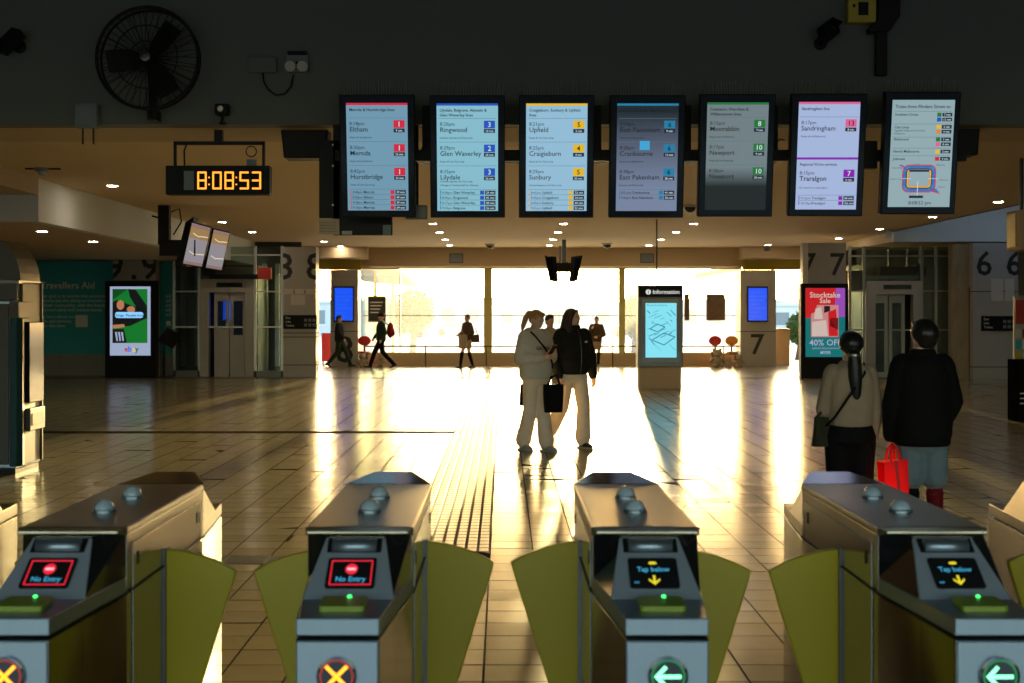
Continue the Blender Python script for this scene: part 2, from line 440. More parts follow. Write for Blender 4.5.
# outside: platform deck, fence, canopy, trees, far buildings
mat('asphalt', (0.55, 0.54, 0.50), 0.8, var=0.2)
mat('leaf', (0.10, 0.15, 0.03), 0.6, var=0.4, scale=4)
mat('bark', (0.10, 0.07, 0.05), 0.8, var=0.3)
mat('pale_building', (0.80, 0.78, 0.72), 0.8, var=0.1)
mat('grey_building', (0.68, 0.70, 0.70), 0.8, var=0.1)
mat('window_dark', (0.25, 0.28, 0.30), 0.2)
mat('tin_roof', (0.20, 0.17, 0.10), 0.6, var=0.2)
S('ground', 'asphalt', -160, 160, DW + 0.4, 320, -0.6, -0.4)
S('platform_deck', 'asphalt', -14, 16, DW + 0.4, DW + 6, -0.4, -0.02)
S('forecourt', 'asphalt', -60, 60, -70, -8, -0.4, -0.02)

# ================================================================ ticket gates
glow('lcd_red', (1.0, 0.02, 0.05), 0.75); glow('lcd_white', (1.0, 0.55, 0.65), 0.9); glow('lcd_cyan', (0.06, 0.42, 0.7), 0.7)
glow('lcd_yellow', (0.95, 0.80, 0.03), 0.75); glow('led_green', (0.05, 1.0, 0.15), 3.0)
glow('lamp_green', (0.18, 1.0, 0.40), 2.6); glow('lamp_orange', (1.0, 0.30, 0.01), 2.6)
glow('lamp_red_ring', (0.8, 0.03, 0.0), 0.35); glow('lamp_green_ring', (0.0, 0.5, 0.12), 0.35)
CON_A, CON_B = (-1.05, 0.848), (-0.835, 0.988)     # console face, (y, z) bottom and top

def make_gate(X, label, state, wl, wr):
    t = thing('ticket_gate', label, 'ticket gate', (X, 5.0, 0), 0, 'row of ticket gates')
    plan = [(-0.11,-1.30),(0.11,-1.30),(0.13,-1.05),(0.16,-0.72),(0.16,0.36),(0.13,0.74),(0.11,0.97),(-0.11,0.97),(-0.13,0.74),(-0.16,0.36),(-0.16,-0.72),(-0.13,-1.05)]
    def sec(idx, z0, z1, e=0.0):
        return MB().prism([(plan[i][0], plan[i][1] + e, z0) for i in idx], (0, 0, z1 - z0))
    MB().prism([(p[0]*0.92, p[1]*0.985, 0.0) for p in plan], (0, 0, 0.07)).build('plinth', 'steel_dark', t)
    MB().prism([(p[0], p[1], 0.07) for p in plan], (0, 0, 0.725)).build('lower_body', 'steel_polished', t, bevel=0.006)
    # front and rear service panels, ledges
    B(-0.108, 0.108, -1.312, -1.298, 0.10, 0.79).build('front_panel', 'steel_front', t, bevel=0.004)
    sec((0, 1, 2, 3, 10, 11), 0.801, 0.848).build('front_ledge', 'steel_front', t, bevel=0.004)
    sec((4, 5, 6, 7, 8, 9), 0.801, 0.848).build('rear_ledge', 'steel', t, bevel=0.004)
    # upper body with two service doors a side
    B(-0.16, 0.16, -0.72, 0.36, 0.80, 0.978).build('upper_body', 'steel', t, bevel=0.004)
    for s in (-1, 1):
        d = B(s*0.160 if s > 0 else -0.164, 0.164 if s > 0 else -0.160, -0.66, 0.31, 0.42, 0.945).build('side_door', 'steel_polished', t, bevel=0.003)
        for yy in (-0.60, 0.25):
            MB().rrect(-0.008, 0.008, -0.02, 0.02, 0.007, -0.002, 0.002)
            B(s*0.1645 - 0.002, s*0.1645 + 0.002, yy - 0.012, yy + 0.012, 0.87, 0.91).build('lock', 'black_metal', d)
        B(s*0.165 - 0.003, s*0.165 + 0.003, -0.72, 0.36, 0.80, 0.806).build('side_seam', 'black_metal', t)
    # lid: flat top, chamfered front lip, raised rear hood
    MB().prism([(-0.165, -0.735, 0.978), (0.165, -0.735, 0.978), (0.165, 0.36, 0.978), (-0.165, 0.36, 0.978)], (0, 0, 0.026)).build('lid', 'steel', t, bevel=0.010, seg=4)
    MB().hexa([(-0.165,-0.735,0.978),(0.165,-0.735,0.978),(0.15,-0.79,0.993),(-0.15,-0.79,0.993),(-0.165,-0.735,1.003),(0.165,-0.735,1.003),(0.15,-0.79,0.999),(-0.15,-0.79,0.999)]).build('front_lip', 'lip_highlight', t)
    MB().hexa([(-0.16,0.36,0.95),(0.16,0.36,0.95),(0.08,0.60,0.95),(-0.08,0.60,0.95),(-0.165,0.36,1.004),(0.165,0.36,1.004),(0.078,0.60,1.024),(-0.078,0.60,1.024)]).build('rear_hood', 'steel_polished', t, bevel=0.003)
    MB().hexa([(-0.13,0.74,0.848),(0.13,0.74,0.848),(0.16,0.36,0.848),(-0.16,0.36,0.848),(-0.078,0.60,1.015),(0.078,0.60,1.015),(0.16,0.36,0.985),(-0.16,0.36,0.985)]).build('rear_console', 'steel', t)
    for yy in (-0.40, -0.05):
        dm = MB().lathe([(0.038, 0), (0.038, 0.006), (0.034, 0.008)], 20, Matrix.Translation((0, yy, 1.004))).build('dome_base', 'steel_front', t, smooth=False)
        MB().lathe([(0.033*math.cos(a), 0.008 + 0.034*math.sin(a)) for a in [k*PI/2/6 for k in range(7)]][:-1] + [(0.003, 0.042)], 20, Matrix.Translation((0, yy, 1.004))).build('dome', 'dome', dm, smooth=True)
    # reader console: dark tapering cheeks and a grey face plate
    (ya, za), (yb, zb) = CON_A, CON_B
    MB().hexa([(-0.125, ya+0.012, za), (0.125, ya+0.012, za), (0.158, -0.72, za), (-0.158, -0.72, za), (-0.082, yb+0.012, zb), (0.082, yb+0.012, zb), (0.158, -0.72, zb), (-0.158, -0.72, zb)]).build('console_cheeks', 'black_gloss', t)
    al = math.atan2(yb - ya, zb - za); L = math.hypot(yb - ya, zb - za)
    M = Matrix.Translation((0, ya, za)) @ Matrix.Rotation(-al, 4, 'X')      # local x right, z up along the face, -y out
    e = MB().prism([M @ Vector(p) for p in ((-0.13, 0, 0), (0.13, 0, 0), (0.088, 0, L), (-0.088, 0, L))], M.to_3x3() @ Vector((0, 0.012, 0)))
    fp = e.build('face_plate', 'steel_face', t, bevel=0.003)
    def plate(name, m_, parent, x0, x1, z0, z1, r, y0, y1):
        mb = MB().rrect(x0, x1, z0, z1, r, y0, y1); mb.v = [tuple(M @ Vector(v)) for v in mb.v]
        return mb.build(name, m_, parent)
    sl_ = plate('camera_slot', 'black_gloss', fp, -0.080, 0.080, L - 0.066, L - 0.006, 0.004, -0.002, 0.0)
    cyl = MB().tube([M @ Vector((-0.064, -0.001, L - 0.040)), M @ Vector((0.064, -0.001, L - 0.040))], 0.022, 14)
    cyl.build('roller_lens', 'steel_front', sl_, smooth=True)
    dp = plate('display', 'black_gloss', fp, -0.071, 0.071, 0.040, 0.165, 0.010, -0.004, 0.0)
    def onf(mb): mb.v = [tuple(M @ Vector(v)) for v in mb.v]; return mb
    yf = -0.0045
    def onf2(mb): mb.v = [(v[0], v[1], 0.0403 + (v[2]-0.024)*1.225) for v in mb.v]; return onf(mb)
    if state == 'no':
        fr = MB()
        for a in ((-0.060, 0.060, 0.034, 0.0375), (-0.060, 0.060, 0.1135, 0.117), (-0.060, -0.0565, 0.034, 0.117), (0.0565, 0.060, 0.034, 0.117)):
            fr.box(a[0], a[1], yf, yf + 0.001, a[2], a[3])
        onf2(fr).build('red_border', 'lcd_red', dp)
        di = MB().add([(0.018*math.cos(k*PI/12), yf, 0.087 + 0.018*math.sin(k*PI/12)) for k in range(24)], [tuple(range(24))])
        onf2(di).build('no_entry_sign', 'lcd_red', dp)
        onf2(B(-0.012, 0.012, yf - 0.0006, yf - 0.0002, 0.083, 0.091)).build('no_entry_bar', 'lcd_white', dp)
        onf2(MB().text('No Entry', 0, 0.046, 0.023, 'CENTER', yf, 0.02)).build('lettering', 'lcd_cyan', dp)
    else:
        ar = MB()
        ar.poly([(-0.0035, yf, 0.066), (0.0035, yf, 0.066), (0.0035, yf, 0.042), (-0.0035, yf, 0.042)])
        ar.poly([(-0.016, yf, 0.056), (-0.0165, yf, 0.049), (0.0, yf, 0.034), (0.0165, yf, 0.049), (0.016, yf, 0.056), (0, yf, 0.043)])
        ca = MB(); ca.poly([(-0.013, yf, 0.106), (-0.008, yf, 0.112), (0.008, yf, 0.112), (0.013, yf, 0.106), (0.006, yf, 0.103), (-0.006, yf, 0.103)])
        onf2(ca).build('card_sign', 'lcd_yellow', dp)
        onf2(ar).build('arrow_sign', 'lcd_yellow', dp)
        onf2(MB().text('Tap below', 0, 0.079, 0.022, 'CENTER', yf, 0.02)).build('lettering', 'lcd_cyan', dp)
        onf2(MB().text('8:08', -0.058, 0.040, 0.008, 'LEFT', yf, 0.02)).build('small_lettering', 'lcd_cyan', dp)
    # card reader on the ledge
    rd = MB().rrect(-0.062, 0.062, -0.06, 0.06, 0.012, 0, 0.014)
    rd.v = [(v[0], -1.16 + v[2]*0.9, 0.848 + v[1] + (0.006 if v[2] > 0 else 0)) for v in rd.v]
    r_ = rd.build('card_reader', 'reader_green', t)
    MB().lathe([(0.006, 0), (0.006, 0.004), (0.003, 0.007)], 10, Matrix.Translation((0.012, -1.115, 0.866))).build('led', 'led_green', r_)
    # round lamp on the front panel
    zl = 0.700
    ring = MB().lathe([(0.053, 0), (0.053, 0.010), (0.046, 0.012)], 28, Matrix.Translation((0, -1.312, zl)) @ Matrix.Rotation(PI/2, 4, 'X'))
    rg = ring.build('lamp_bezel', 'black_gloss', t)
    no = state == 'no'
    rim = MB()
    for k in range(40):
        a0, a1 = 2*PI*k/40, 2*PI*(k+1)/40
        rim.poly([(r*math.cos(a), -1.3245, zl + r*math.sin(a)) for r, a in ((0.040, a0), (0.045, a0), (0.045, a1), (0.040, a1))])
    rim.build('lamp_rim', 'lamp_red_ring' if no else 'lamp_green_ring', rg)
    sy = MB()
    def bar(p, q, w=0.005):
        p, q = Vector(p), Vector(q); n_ = Vector((-(q-p).y, (q-p).x)).normalized()*w
        sy.poly([(a.x, -1.3250, zl + a.y) for a in (p+n_, q+n_, q-n_, p-n_)])
    if no:
        bar((-0.028, 0.028), (0.028, -0.028)); bar((-0.028, -0.028), (0.028, 0.028))
    else:
        bar((-0.030, 0), (0.034, 0)); bar((-0.033, -0.003), (-0.006, 0.026)); bar((-0.033, 0.003), (-0.006, -0.026))
    sy.build('lamp_symbol', 'lamp_orange' if no else 'lamp_green', rg)
    # paddles
    for s, yw in ((-1, wl), (1, wr)):
        arc = [(0.0, 0.858), (0.06, 0.851), (0.12, 0.836), (0.18, 0.814), (0.238, 0.784), (0.232, 0.755), (0.012, 0.05), (0.0, 0.05), (-0.05, 0.30), (-0.05, 0.858)]
        MB().prism([(s*(0.168 + a), yw - 5.0 - 0.012, z) for a, z in arc], (0, 0.024, 0)).build('paddle', 'wing', t, bevel=0.005)
        B(*sorted((s*0.160, s*0.172)), yw - 5.03, yw - 4.97, 0.08, 0.862).build('paddle_slot', 'steel_dark', t)
    return t
make_gate(-2.18, 'ticket gate mostly cut off by the left picture edge', 'go', 4.75, 4.92)
make_gate(-1.31, 'leftmost whole ticket gate with red no entry display', 'no', 4.92, 4.75)
make_gate(-0.4375, 'ticket gate with red no entry display beside the tactile strip', 'no', 4.75, 4.92)
make_gate(0.434, 'centre-right ticket gate with yellow arrow display in front of the two walking women', 'go', 4.92, 4.75)
make_gate(1.306, 'ticket gate with yellow arrow display in front of the red shopping bag', 'go', 4.75, 4.92)
make_gate(2.18, 'ticket gate cut off by the right picture edge, only its paddle showing', 'go', 4.92, 4.75)

# ================================================================ far pillars, lifts, kiosks
glow('screen_blue', (0.0, 0.08, 0.9), 0.85); glow('screen_blue_text', (0.02, 0.14, 1.0), 0.9)
glow('kiosk_title', (0.75, 0.78, 0.75), 0.75)
glow('kiosk_cyan', (0.20, 0.72, 0.86), 0.85)
mat('kiosk_print', (0.05, 0.22, 0.30), 0.5)
glow('kiosk_line', (0.03, 0.32, 0.45), 0.6)

def pillar(name, label, px0, px1, py0, d, depth, numerals, seams=(), mat_='cladding', nz=(252, 279), lower=None):
    """clad pillar facing the camera; numerals = [(px centre, text)] in a band, cut at the pillar's edges"""
    x0, x1 = wx(px0, d), wx(px1, d); xc = (x0+x1)/2; zt = wz(py0, d); hw = (x1-x0)/2
    t = thing(name, label, 'pillar', (xc, d, 0))
    B(-hw, hw, 0, depth, 0, zt).build('shaft', mat_, t)
    for i, py in enumerate(seams):
        z = wz(py, d); B(-hw - 0.004, hw + 0.004, -0.006, depth, z - 0.012, z + 0.012).build('seam', 'cladding_seam', t)
    for px, tx in numerals:
        h = (nz[1]-nz[0])*d/F
        MB().text(tx, wx(px, d) - xc, wz(nz[1], d), h/0.73, 'CENTER', -0.008, 0.012,
                  clip=[((hw, 0, 0), (1, 0, 0)), ((-hw, 0, 0), (-1, 0, 0))]).build('numeral', 'number_black', t)
    return t, xc, hw
D = 37.3
t9, _, _ = pillar('platform_pillar', 'grey pillar with large black nines behind the left advertising screen', 113, 156, 247, D, 0.4, [(115, '9'), (134, '.'), (150, '9')], (281,))
t8, xc, hw = pillar('platform_pillar', 'pale grey pillar with large black eights beside the left lift', 283, 316, 247, D, 0.6, [(284, '8'), (315, '8')], (292, 333, 337, 365))
def info_board(t, xc, px0, px1, py0, py1, d):
    p = B(wx(px0, d) - xc, wx(px1, d) - xc, -0.03, 0, wz(py1, d), wz(py0, d)).build('sign_board', 'black_plastic', t)
    w = wx(px1, d) - wx(px0, d); m_ = MB(); x0 = wx(px0, d) - xc; z0 = wz(py1, d); h = wz(py0, d) - z0
    for k, tx in enumerate(('Exit', 'Lifts', 'Toilets')): m_.text(tx, x0 + 0.06, z0 + h*(0.72 - 0.27*k), h*0.22, 'LEFT', -0.032)
    m_.build('lettering', 'sign_print', p)
    for r in range(2):
        for k in range(3):
            B(x0 + w*0.62 + k*w*0.125, x0 + w*0.71 + k*w*0.125, -0.033, -0.03, z0 + h*(0.18 + 0.34*r), z0 + h*(0.40 + 0.34*r)).build('pictogram', 'grey_box', p)
info_board(t8, xc, 283.5, 317, 315, 329, D)
B(wx(291, D)-xc, wx(305, D)-xc, -0.012, 0, wz(305, D), wz(295, D)).build('notice', 'paper', t8)
for k in range(3): B(wx(284+11*k, D)-xc, wx(293+11*k, D)-xc, -0.01, 0, wz(294, D), wz(289, D)).build('notice', 'paper', t8)

DR = 37.0
t7, xc7, _ = pillar('platform_pillar', 'grey pillar with two large black sevens above the red advertising screen', 803, 846, 243, DR, 0.35, [(808, '7'), (837, '7')], (284,), nz=(252, 275))
B(wx(803, DR)-xc7-0.01, wx(808, DR)-xc7, -0.01, 0, 0, wz(243, DR)).build('painted_lit_edge', 'white_paint', t7)  # lit edge of the pillar painted as a pale strip
t6, xc6, hw6 = pillar('platform_pillar', 'grey pillar with large black sixes at the right', 973, 1018, 243, 36.0, 0.4, [(984, '6'), (1014, '6')], (291.5, 367), nz=(250, 275))
info_board(t6, xc6, 981, 1016, 316, 331, 36.0)
for px0, px1 in ((991, 1003), (1005, 1014)): B(wx(px0, 36)-xc6, wx(px1, 36)-xc6, -0.012, 0, wz(301, 36), wz(279, 36)).build('notice', 'paper', t6)
t, _, _ = pillar('stone_column', 'brown marble column between the right lift and the sixes', 953, 970, 244, 36.3, 0.4, [], (), 'marble')
B(wx(970.2, 36.2)-wx(961.5, 36.3), wx(973, 36.2)-wx(961.5, 36.3), -0.05, 0.3, 0, wz(287, 36.2)).build('edge_strip', 'black_metal', t)

# teal wall with lettering at the left
DT = 38.2
wt = S('wall_travellers', 'wall_stone', XL, wx(176, DT), DT, DT + 0.3, 0, 3.3)
wt['label'] = 'teal wall with white lettering'
B(XL, wx(176, DT), DT - 0.03, DT, wz(354, DT), wz(260.5, DT)).build('teal_panel', 'teal_wall', wt)
B(XL, wx(176, DT), DT - 0.06, DT, wz(260.5, DT), 3.12).build('header_panel', 'black_plastic', wt)
m = MB(); y = DT - 0.034
m.text('Travellers Aid', wx(40.5, DT), wz(288.5, DT), 0.262, 'LEFT', y, 0.012)
m.build('title_lettering', 'sign_print', wt)
m = MB()
for k, s_ in enumerate(('Our goal is to ensure that everyone in', 'Victoria has the ability to connect and', 'in their community, with the freedom', 'to travel safely and independently.')):
    m.text(s_, wx(40, DT), wz(297.5 + 4.6*k, DT), 0.125, 'LEFT', y, 0.006)
for k, s_ in enumerate(('To learn about our', 'care and services', 'scan this here')):
    m.text(s_, wx(40, DT), wz(318 + 4.6*k, DT), 0.125, 'LEFT', y, 0.006)
for k in range(5): m.text('aid', wx(166, DT), wz(297.5 + 4.6*k, DT), 0.125, 'LEFT', y, 0.006)
m.build('body_lettering', 'sign_print', wt)
B(wx(76, DT), wx(88, DT), y, DT - 0.03, wz(327, DT), wz(315, DT)).build('square_print', 'sign_print', wt)
B(wx(166.5, DT), wx(171, DT), y, DT - 0.03, wz(325.5, DT), wz(321, DT)).build('square_print', 'sign_print', wt)

# lift lobbies: steel frame, glass, portal with two doors
def lift(label, px0, px1, d, por, doors, rails, panes, grp, warm):
    """por = portal px range, rails = py of cross rails, panes = px of uprights"""
    x0 = wx(px0, d); xc = wx((por[0]+por[1])/2, d)
    t = thing('lift_lobby', label, 'lift', (xc, d, 0))
    X = lambda px: wx(px, d) - xc
    Z = lambda py: wz(py, d)
    top = Z(246)
    for px in panes:
        B(X(px)-0.035, X(px)+0.035, 0, 0.08, 0, top).build('upright', 'steel', t)
    for py in rails:
        B(X(px0), X(px1), -0.005, 0.06, Z(py)-0.02, Z(py)+0.02).build('cross_rail', 'steel', t)
    ed = sorted(set([px0, px1] + list(panes)))
    zz = [0.0] + sorted(Z(py) for py in rails) + [top]
    for a, b in zip(ed, ed[1:]):
        if b - a < 6: continue
        for z0, z1 in zip(zz, zz[1:]):
            if por[0] - 1 < (a+b)/2 < por[1] + 1 and z1 < Z(por[2]) + 0.1: continue
            B(X(a)+0.03, X(b)-0.03, 0.03, 0.045, z0+0.02, z1-0.02).build('pane', 'lobby_glass', t)
    # kick panels
    B(X(px0), X(por[0]), 0.0, 0.1, 0.0, 0.16).build('kick_panel', 'steel_dark', t)
    B(X(por[1]), X(px1), 0.0, 0.1, 0.0, 0.16).build('kick_panel', 'steel_dark', t)
    # lift shaft behind with its portal
    zp = Z(por[2])
    a, b = X(por[0]), X(por[1]); q = 0.24
    pf = MB().prism([(a, -0.06, 0), (a+q, -0.06, 0), (a+q, -0.06, zp-0.36), (b-q, -0.06, zp-0.36), (b-q, -0.06, 0), (b, -0.06, 0), (b, -0.06, zp), (a, -0.06, zp)], (0, 0.3, 0)).build('portal_frame', 'cladding', t, bevel=0.01)
    B(a+0.45, b-0.3, -0.07, -0.06, zp-0.22, zp-0.1).build('floor_indicator', 'black_gloss', pf)
    n = len(doors)
    for i, (dpx0, dpx1, gl) in enumerate(doors):
        dd = MB()
        A_, B_ = X(dpx0), X(dpx1); zt = zp - 0.38; g0, g1 = Z(gl[1]), Z(gl[0])
        w = 0.09
        dd.box(A_, A_+w, 0.02, 0.07, 0, zt); dd.box(B_-w, B_, 0.02, 0.07, 0, zt)
        dd.box(A_+w, B_-w, 0.02, 0.07, 0, g0); dd.box(A_+w, B_-w, 0.02, 0.07, g1, zt)
        dl = dd.build('lift_door', 'cladding' if not warm else 'steel', t)
        B(A_+w, B_-w, 0.04, 0.05, g0, g1).build('door_pane', 'lobby_glass', dl)
    # lift car and shaft behind
    B(a, b, 1.9, 2.0, 0, 3.0).build('car_back_wall', 'cladding', t)
    B(a-0.05, a+0.02, 0.3, 2.0, 0, 3.0).build('car_side_wall', 'steel_dark', t)
    B(b-0.02, b+0.05, 0.3, 2.0, 0, 3.0).build('car_side_wall', 'steel_dark', t)
    B(a, b, 0.3, 2.0, 2.6, 2.7).build('car_roof', 'white_paint', t)
    return t, X, Z
tl, X, Z = lift('steel and glass lift lobby beside the pillar with the eights', 173, 283, 37.5, (200, 254, 279), ((214, 229, (301, 328)), (230, 246, (301, 335))), (255, 291.5, 327), (174, 199, 255, 282), None, False)
B(X(218.5), X(227.5), 0.6, 0.62, Z(320), Z(300)).build('blue_screen', 'screen_blue', tl)
B(X(214), X(228), 0.035, 0.045, Z(338), Z(328)).build('yellow_notice', 'yellow_beam', tl)
tr, X, Z = lift('steel and glass lift lobby behind the two standing visitors', 848, 953, 37.0, (866, 922, 281), ((872, 888, (303, 372)), (889, 905, (303, 372))), (256, 291, 330), (850, 864, 922, 936, 952), None, True)
B(X(885), X(932), 0.5, 0.9, Z(276), Z(266)).build('duct', 'timber', tr)
B(X(850), X(868), 0.5, 0.9, Z(290), Z(270)).build('duct', 'timber', tr)
for k, px in enumerate((895, 914, 927)):
    B(X(px), X(px+3), 0.6, 0.75, Z(290), Z(248)).build('shaft_column', 'steel', tr)
for k, px in enumerate((180, 195, 262, 275)):
    B(wx(px, 39.5)-wx(227, 37.5), wx(px+4, 39.5)-wx(227, 37.5), 2.0, 2.15, 0.2, 3.1).build('shaft_column', 'white_paint' if k % 2 else 'steel', tl)
# dark back walls of the lobbies
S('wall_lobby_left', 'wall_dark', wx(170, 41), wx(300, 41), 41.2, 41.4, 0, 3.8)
S('wall_lobby_right', 'cladding', wx(858, 41), 10.1, 41.2, 41.4, 0, 3.8)
S('wall_aisle_right', 'cladding', 10.1, XR, 41.2, 41.4, 0, 3.55)
# exit sign with red strip on the left lift
t = thing('hanging_sign', 'small dark sign with red strip above the left lift portal', 'sign', (wx(240, 37.4), 37.36, wz(279, 37.36)))
B(-0.8, 0.5, -0.1, 0.1, 0.0, 0.12).build('board', 'black_plastic', t); B(0.5, 0.85, -0.1, 0.1, 0.0, 0.3).build('red_end', 'red_panel', t)

# advertising pillars
def ad_pillar(label, px0, px1, py0, d, disp):
    xc = wx((px0+px1)/2, d); hw = (px1-px0)/2*d/F
    t = thing('advertising_pillar', label, 'advertising screen', (xc, d, 0))
    B(-hw, hw, 0, 0.30, 0, wz(py0, d)).build('housing', 'black_plastic', t, bevel=0.01)
    X = lambda px: wx(px, d) - xc
    Z = lambda py: wz(py, d)
    return t, X, Z
glow('ad_white', (0.55, 0.66, 0.92), 0.5); glow('ad_green', (0.01, 0.32, 0.04), 0.45); glow('ad_dkgreen', (0.005, 0.10, 0.02), 0.5)
glow('ad_skin', (0.75, 0.30, 0.14), 0.5); glow('ad_black', (0.01, 0.012, 0.015), 0.4); glow('ad_pill', (0.25, 0.60, 1.0), 0.9)
glow('ad_red', (0.80, 0.01, 0.02), 0.55); glow('ad_teal', (0.0, 0.22, 0.23), 0.55); glow('ad_violet', (0.45, 0.10, 0.65), 0.55)
glow('ad_pink', (0.9, 0.36, 0.36), 0.5); glow('ad_cream', (0.9, 0.70, 0.62), 0.55); glow('ad_blue', (0.02, 0.1, 0.9), 0.8); glow('ad_gold', (0.9, 0.6, 0.02), 0.8)
t, X, Z = ad_pillar('black advertising pillar with green picture screen in front of the nines', 105, 156, 281, 36.9, None)
y = -0.004
def flat(mb_pts, name, m_, parent, X, Z, y):
    return MB().poly([(X(a), y, Z(b)) for a, b in mb_pts]).build(name, m_, parent)
def rect(a, b, c, d): return [(a, d), (b, d), (b, c), (a, c)]
scn = MB().box(X(110), X(150.5), -0.003, 0.0, Z(355.5), Z(286.5)).build('screen', 'ad_white', t)
flat(rect(112.5, 147.5, 289, 343), 'picture_ground', 'ad_green', scn, X, Z, -0.004)
flat([(112.5, 289), (128, 289), (112.5, 300)], 'picture_patch', 'ad_dkgreen', scn, X, Z, -0.0045)
flat([(128, 289), (136, 290), (147, 306), (147, 313), (138, 310), (130, 297)], 'picture_device', 'ad_black', scn, X, Z, -0.005)
flat([(112.5, 302), (117, 300), (125, 303), (133, 306), (147, 311), (147, 318), (130, 326), (112.5, 327)], 'picture_jacket', 'ad_black', scn, X, Z, -0.005)
MB().add([(X(120.5) + 0.1*math.cos(k*PI/8), -0.0055, Z(305) + 0.13*math.sin(k*PI/8)) for k in range(16)], [tuple(range(16))]).build('picture_face', 'ad_skin', scn)
MB().add([(X(131) + 0.11*math.cos(k*PI/8), -0.0055, Z(309.5) + 0.09*math.sin(k*PI/8)) for k in range(16)], [tuple(range(16))]).build('picture_hand', 'ad_skin', scn)
flat([(112.5, 325), (124, 324), (125, 327), (113, 328.5)], 'picture_hand', 'ad_skin', scn, X, Z, -0.0055)
flat([(112.5, 329), (124, 329), (127, 343), (112.5, 343)], 'picture_keyboard', 'ad_black', scn, X, Z, -0.005)
for k in range(3): flat([(115+3*k, 332), (117+3*k, 332), (118+3*k, 341), (116.5+3*k, 341)], 'picture_key', 'ad_white', scn, X, Z, -0.0055)
MB().rrect(X(115), X(143.5), Z(318), Z(312), 0.07, -0.008, -0.006).build('caption_pill', 'ad_pill', scn)
MB().text('Things. People love.', X(129.2), Z(316.5), 0.10, 'CENTER', -0.009, 0.01).build('caption', 'ink', scn)
for ch, px, m_ in (('e', 124.5, 'ad_red'), ('b', 128, 'ad_blue'), ('a', 132, 'ad_gold'), ('y', 135.3, 'ad_green')):
    MB().text(ch, X(px), Z(351.5), 0.20, 'LEFT', -0.005, 0.02).build('brand_letter', m_, scn)
t, X, Z = ad_pillar('black advertising pillar with red, teal and pink sale screen beside the right lift', 801, 848.5, 283.5, 36.3, None)
scn = MB().box(X(805.5), X(845), -0.003, 0.0, Z(357), Z(288)).build('screen', 'ad_teal', t)
flat([(805.5, 288), (845, 288), (845, 316), (805.5, 318)], 'red_field', 'ad_red', scn, X, Z, -0.004)
flat([(836, 288), (845, 288), (845, 317), (834, 317)], 'violet_field', 'ad_violet', scn, X, Z, -0.0045)
flat(rect(811, 838.5, 305, 337), 'picture', 'ad_pink', scn, X, Z, -0.005)
for pts, m_ in (([(812, 322), (826, 320), (828, 336), (812, 336)], 'ad_cream'), ([(828, 312), (836, 309), (838, 336), (829, 336)], 'ad_red'), ([(815, 309), (821, 307), (823, 319), (814, 319)], 'ad_cream'), ([(830, 318), (838, 318), (838, 330), (830, 326)], 'ad_black'), ([(811, 305), (817, 305), (815, 312), (811, 314)], 'ad_red'), ([(824, 306), (830, 306), (830, 311), (824, 313)], 'ad_black')):
    flat(pts, 'picture_shape', m_, scn, X, Z, -0.0055)
m = MB(); m.text('Stocktake', X(825), Z(297.5), 0.20, 'CENTER', -0.006, 0.015); m.text('Sale', X(825), Z(303), 0.18, 'CENTER', -0.006, 0.015); m.build('title', 'ad_cream', scn)
m = MB(); m.text('40% OFF', X(825.5), Z(345.5), 0.225, 'CENTER', -0.006, 0.01); m.text('selected full priced items', X(825.5), Z(349), 0.07, 'CENTER', -0.006); m.build('offer', 'ad_white', scn)
m = MB(); m.text('MYER', X(825.5), Z(354), 0.11, 'CENTER', -0.006, 0.02); m.build('brand', 'ad_white', scn)
MB().box(X(848.5)-0.001, X(848.5)+0.001, 0, 0.1, Z(357), Z(290)).build('side_seam', 'steel_dark', t)

# information pillar
d = 31.2; xc = wx(660.5, d); hw = 22.5*d/F
t = thing('information_pillar', 'grey information pillar with cyan map screen', 'information kiosk', (xc, d, 0))
X = lambda px: wx(px, d) - xc
Z = lambda py: wz(py, d)
B(-hw + 0.03, hw - 0.03, 0.03, 0.5, 0, Z(367)).build('base', 'soffit_paint', t, bevel=0.01)
B(-hw, hw, 0, 0.53, Z(367), Z(285)).build('housing', 'steel_dark', t, bevel=0.01)
hd = B(-hw + 0.02, hw - 0.02, -0.012, 0, Z(297), Z(286)).build('header', 'black_plastic', t)
MB().text('Information', X(652.5), Z(293.8), 0.128, 'LEFT', -0.014, 0.015).build('lettering', 'kiosk_title', hd)
MB().lathe([(0.06, 0), (0.06, 0.002)], 16, Matrix.Translation((X(648.3), -0.012, Z(292))) @ Matrix.Rotation(PI/2, 4, 'X')).build('emblem', 'kiosk_title', hd)
MB().text('i', X(648.3), Z(293.8), 0.13, 'CENTER', -0.0150, 0.02).build('emblem_letter', 'ink', hd)
fr = B(-hw + 0.09, hw - 0.09, -0.006, 0, Z(362), Z(299)).build('screen_frame', 'black_gloss', t)
sn = B(X(645.5), X(676.5), -0.008, -0.006, Z(357.5), Z(303)).build('map_screen', 'kiosk_cyan', fr)
m = MB(); rnd = random.Random(4)
def seg2(m, p, q, w, y):
    p, q = Vector(p), Vector(q); n_ = Vector((-(q-p).y, (q-p).x)).normalized()*w
    m.poly([(a.x, y, a.y) for a in (p+n_, q+n_, q-n_, p-n_)])
for k in range(26):
    a = (X(rnd.uniform(647, 672)), Z(rnd.uniform(309, 346)))
    ln = rnd.uniform(0.06, 0.28); an = rnd.choice((0.45, 0.5, -0.9, 2.1))
    seg2(m, a, (min(max(a[0] + ln*math.cos(an), X(646.5)), X(675.5)), a[1] + ln*math.sin(an)*0.8), rnd.uniform(0.004, 0.011), -0.0085)
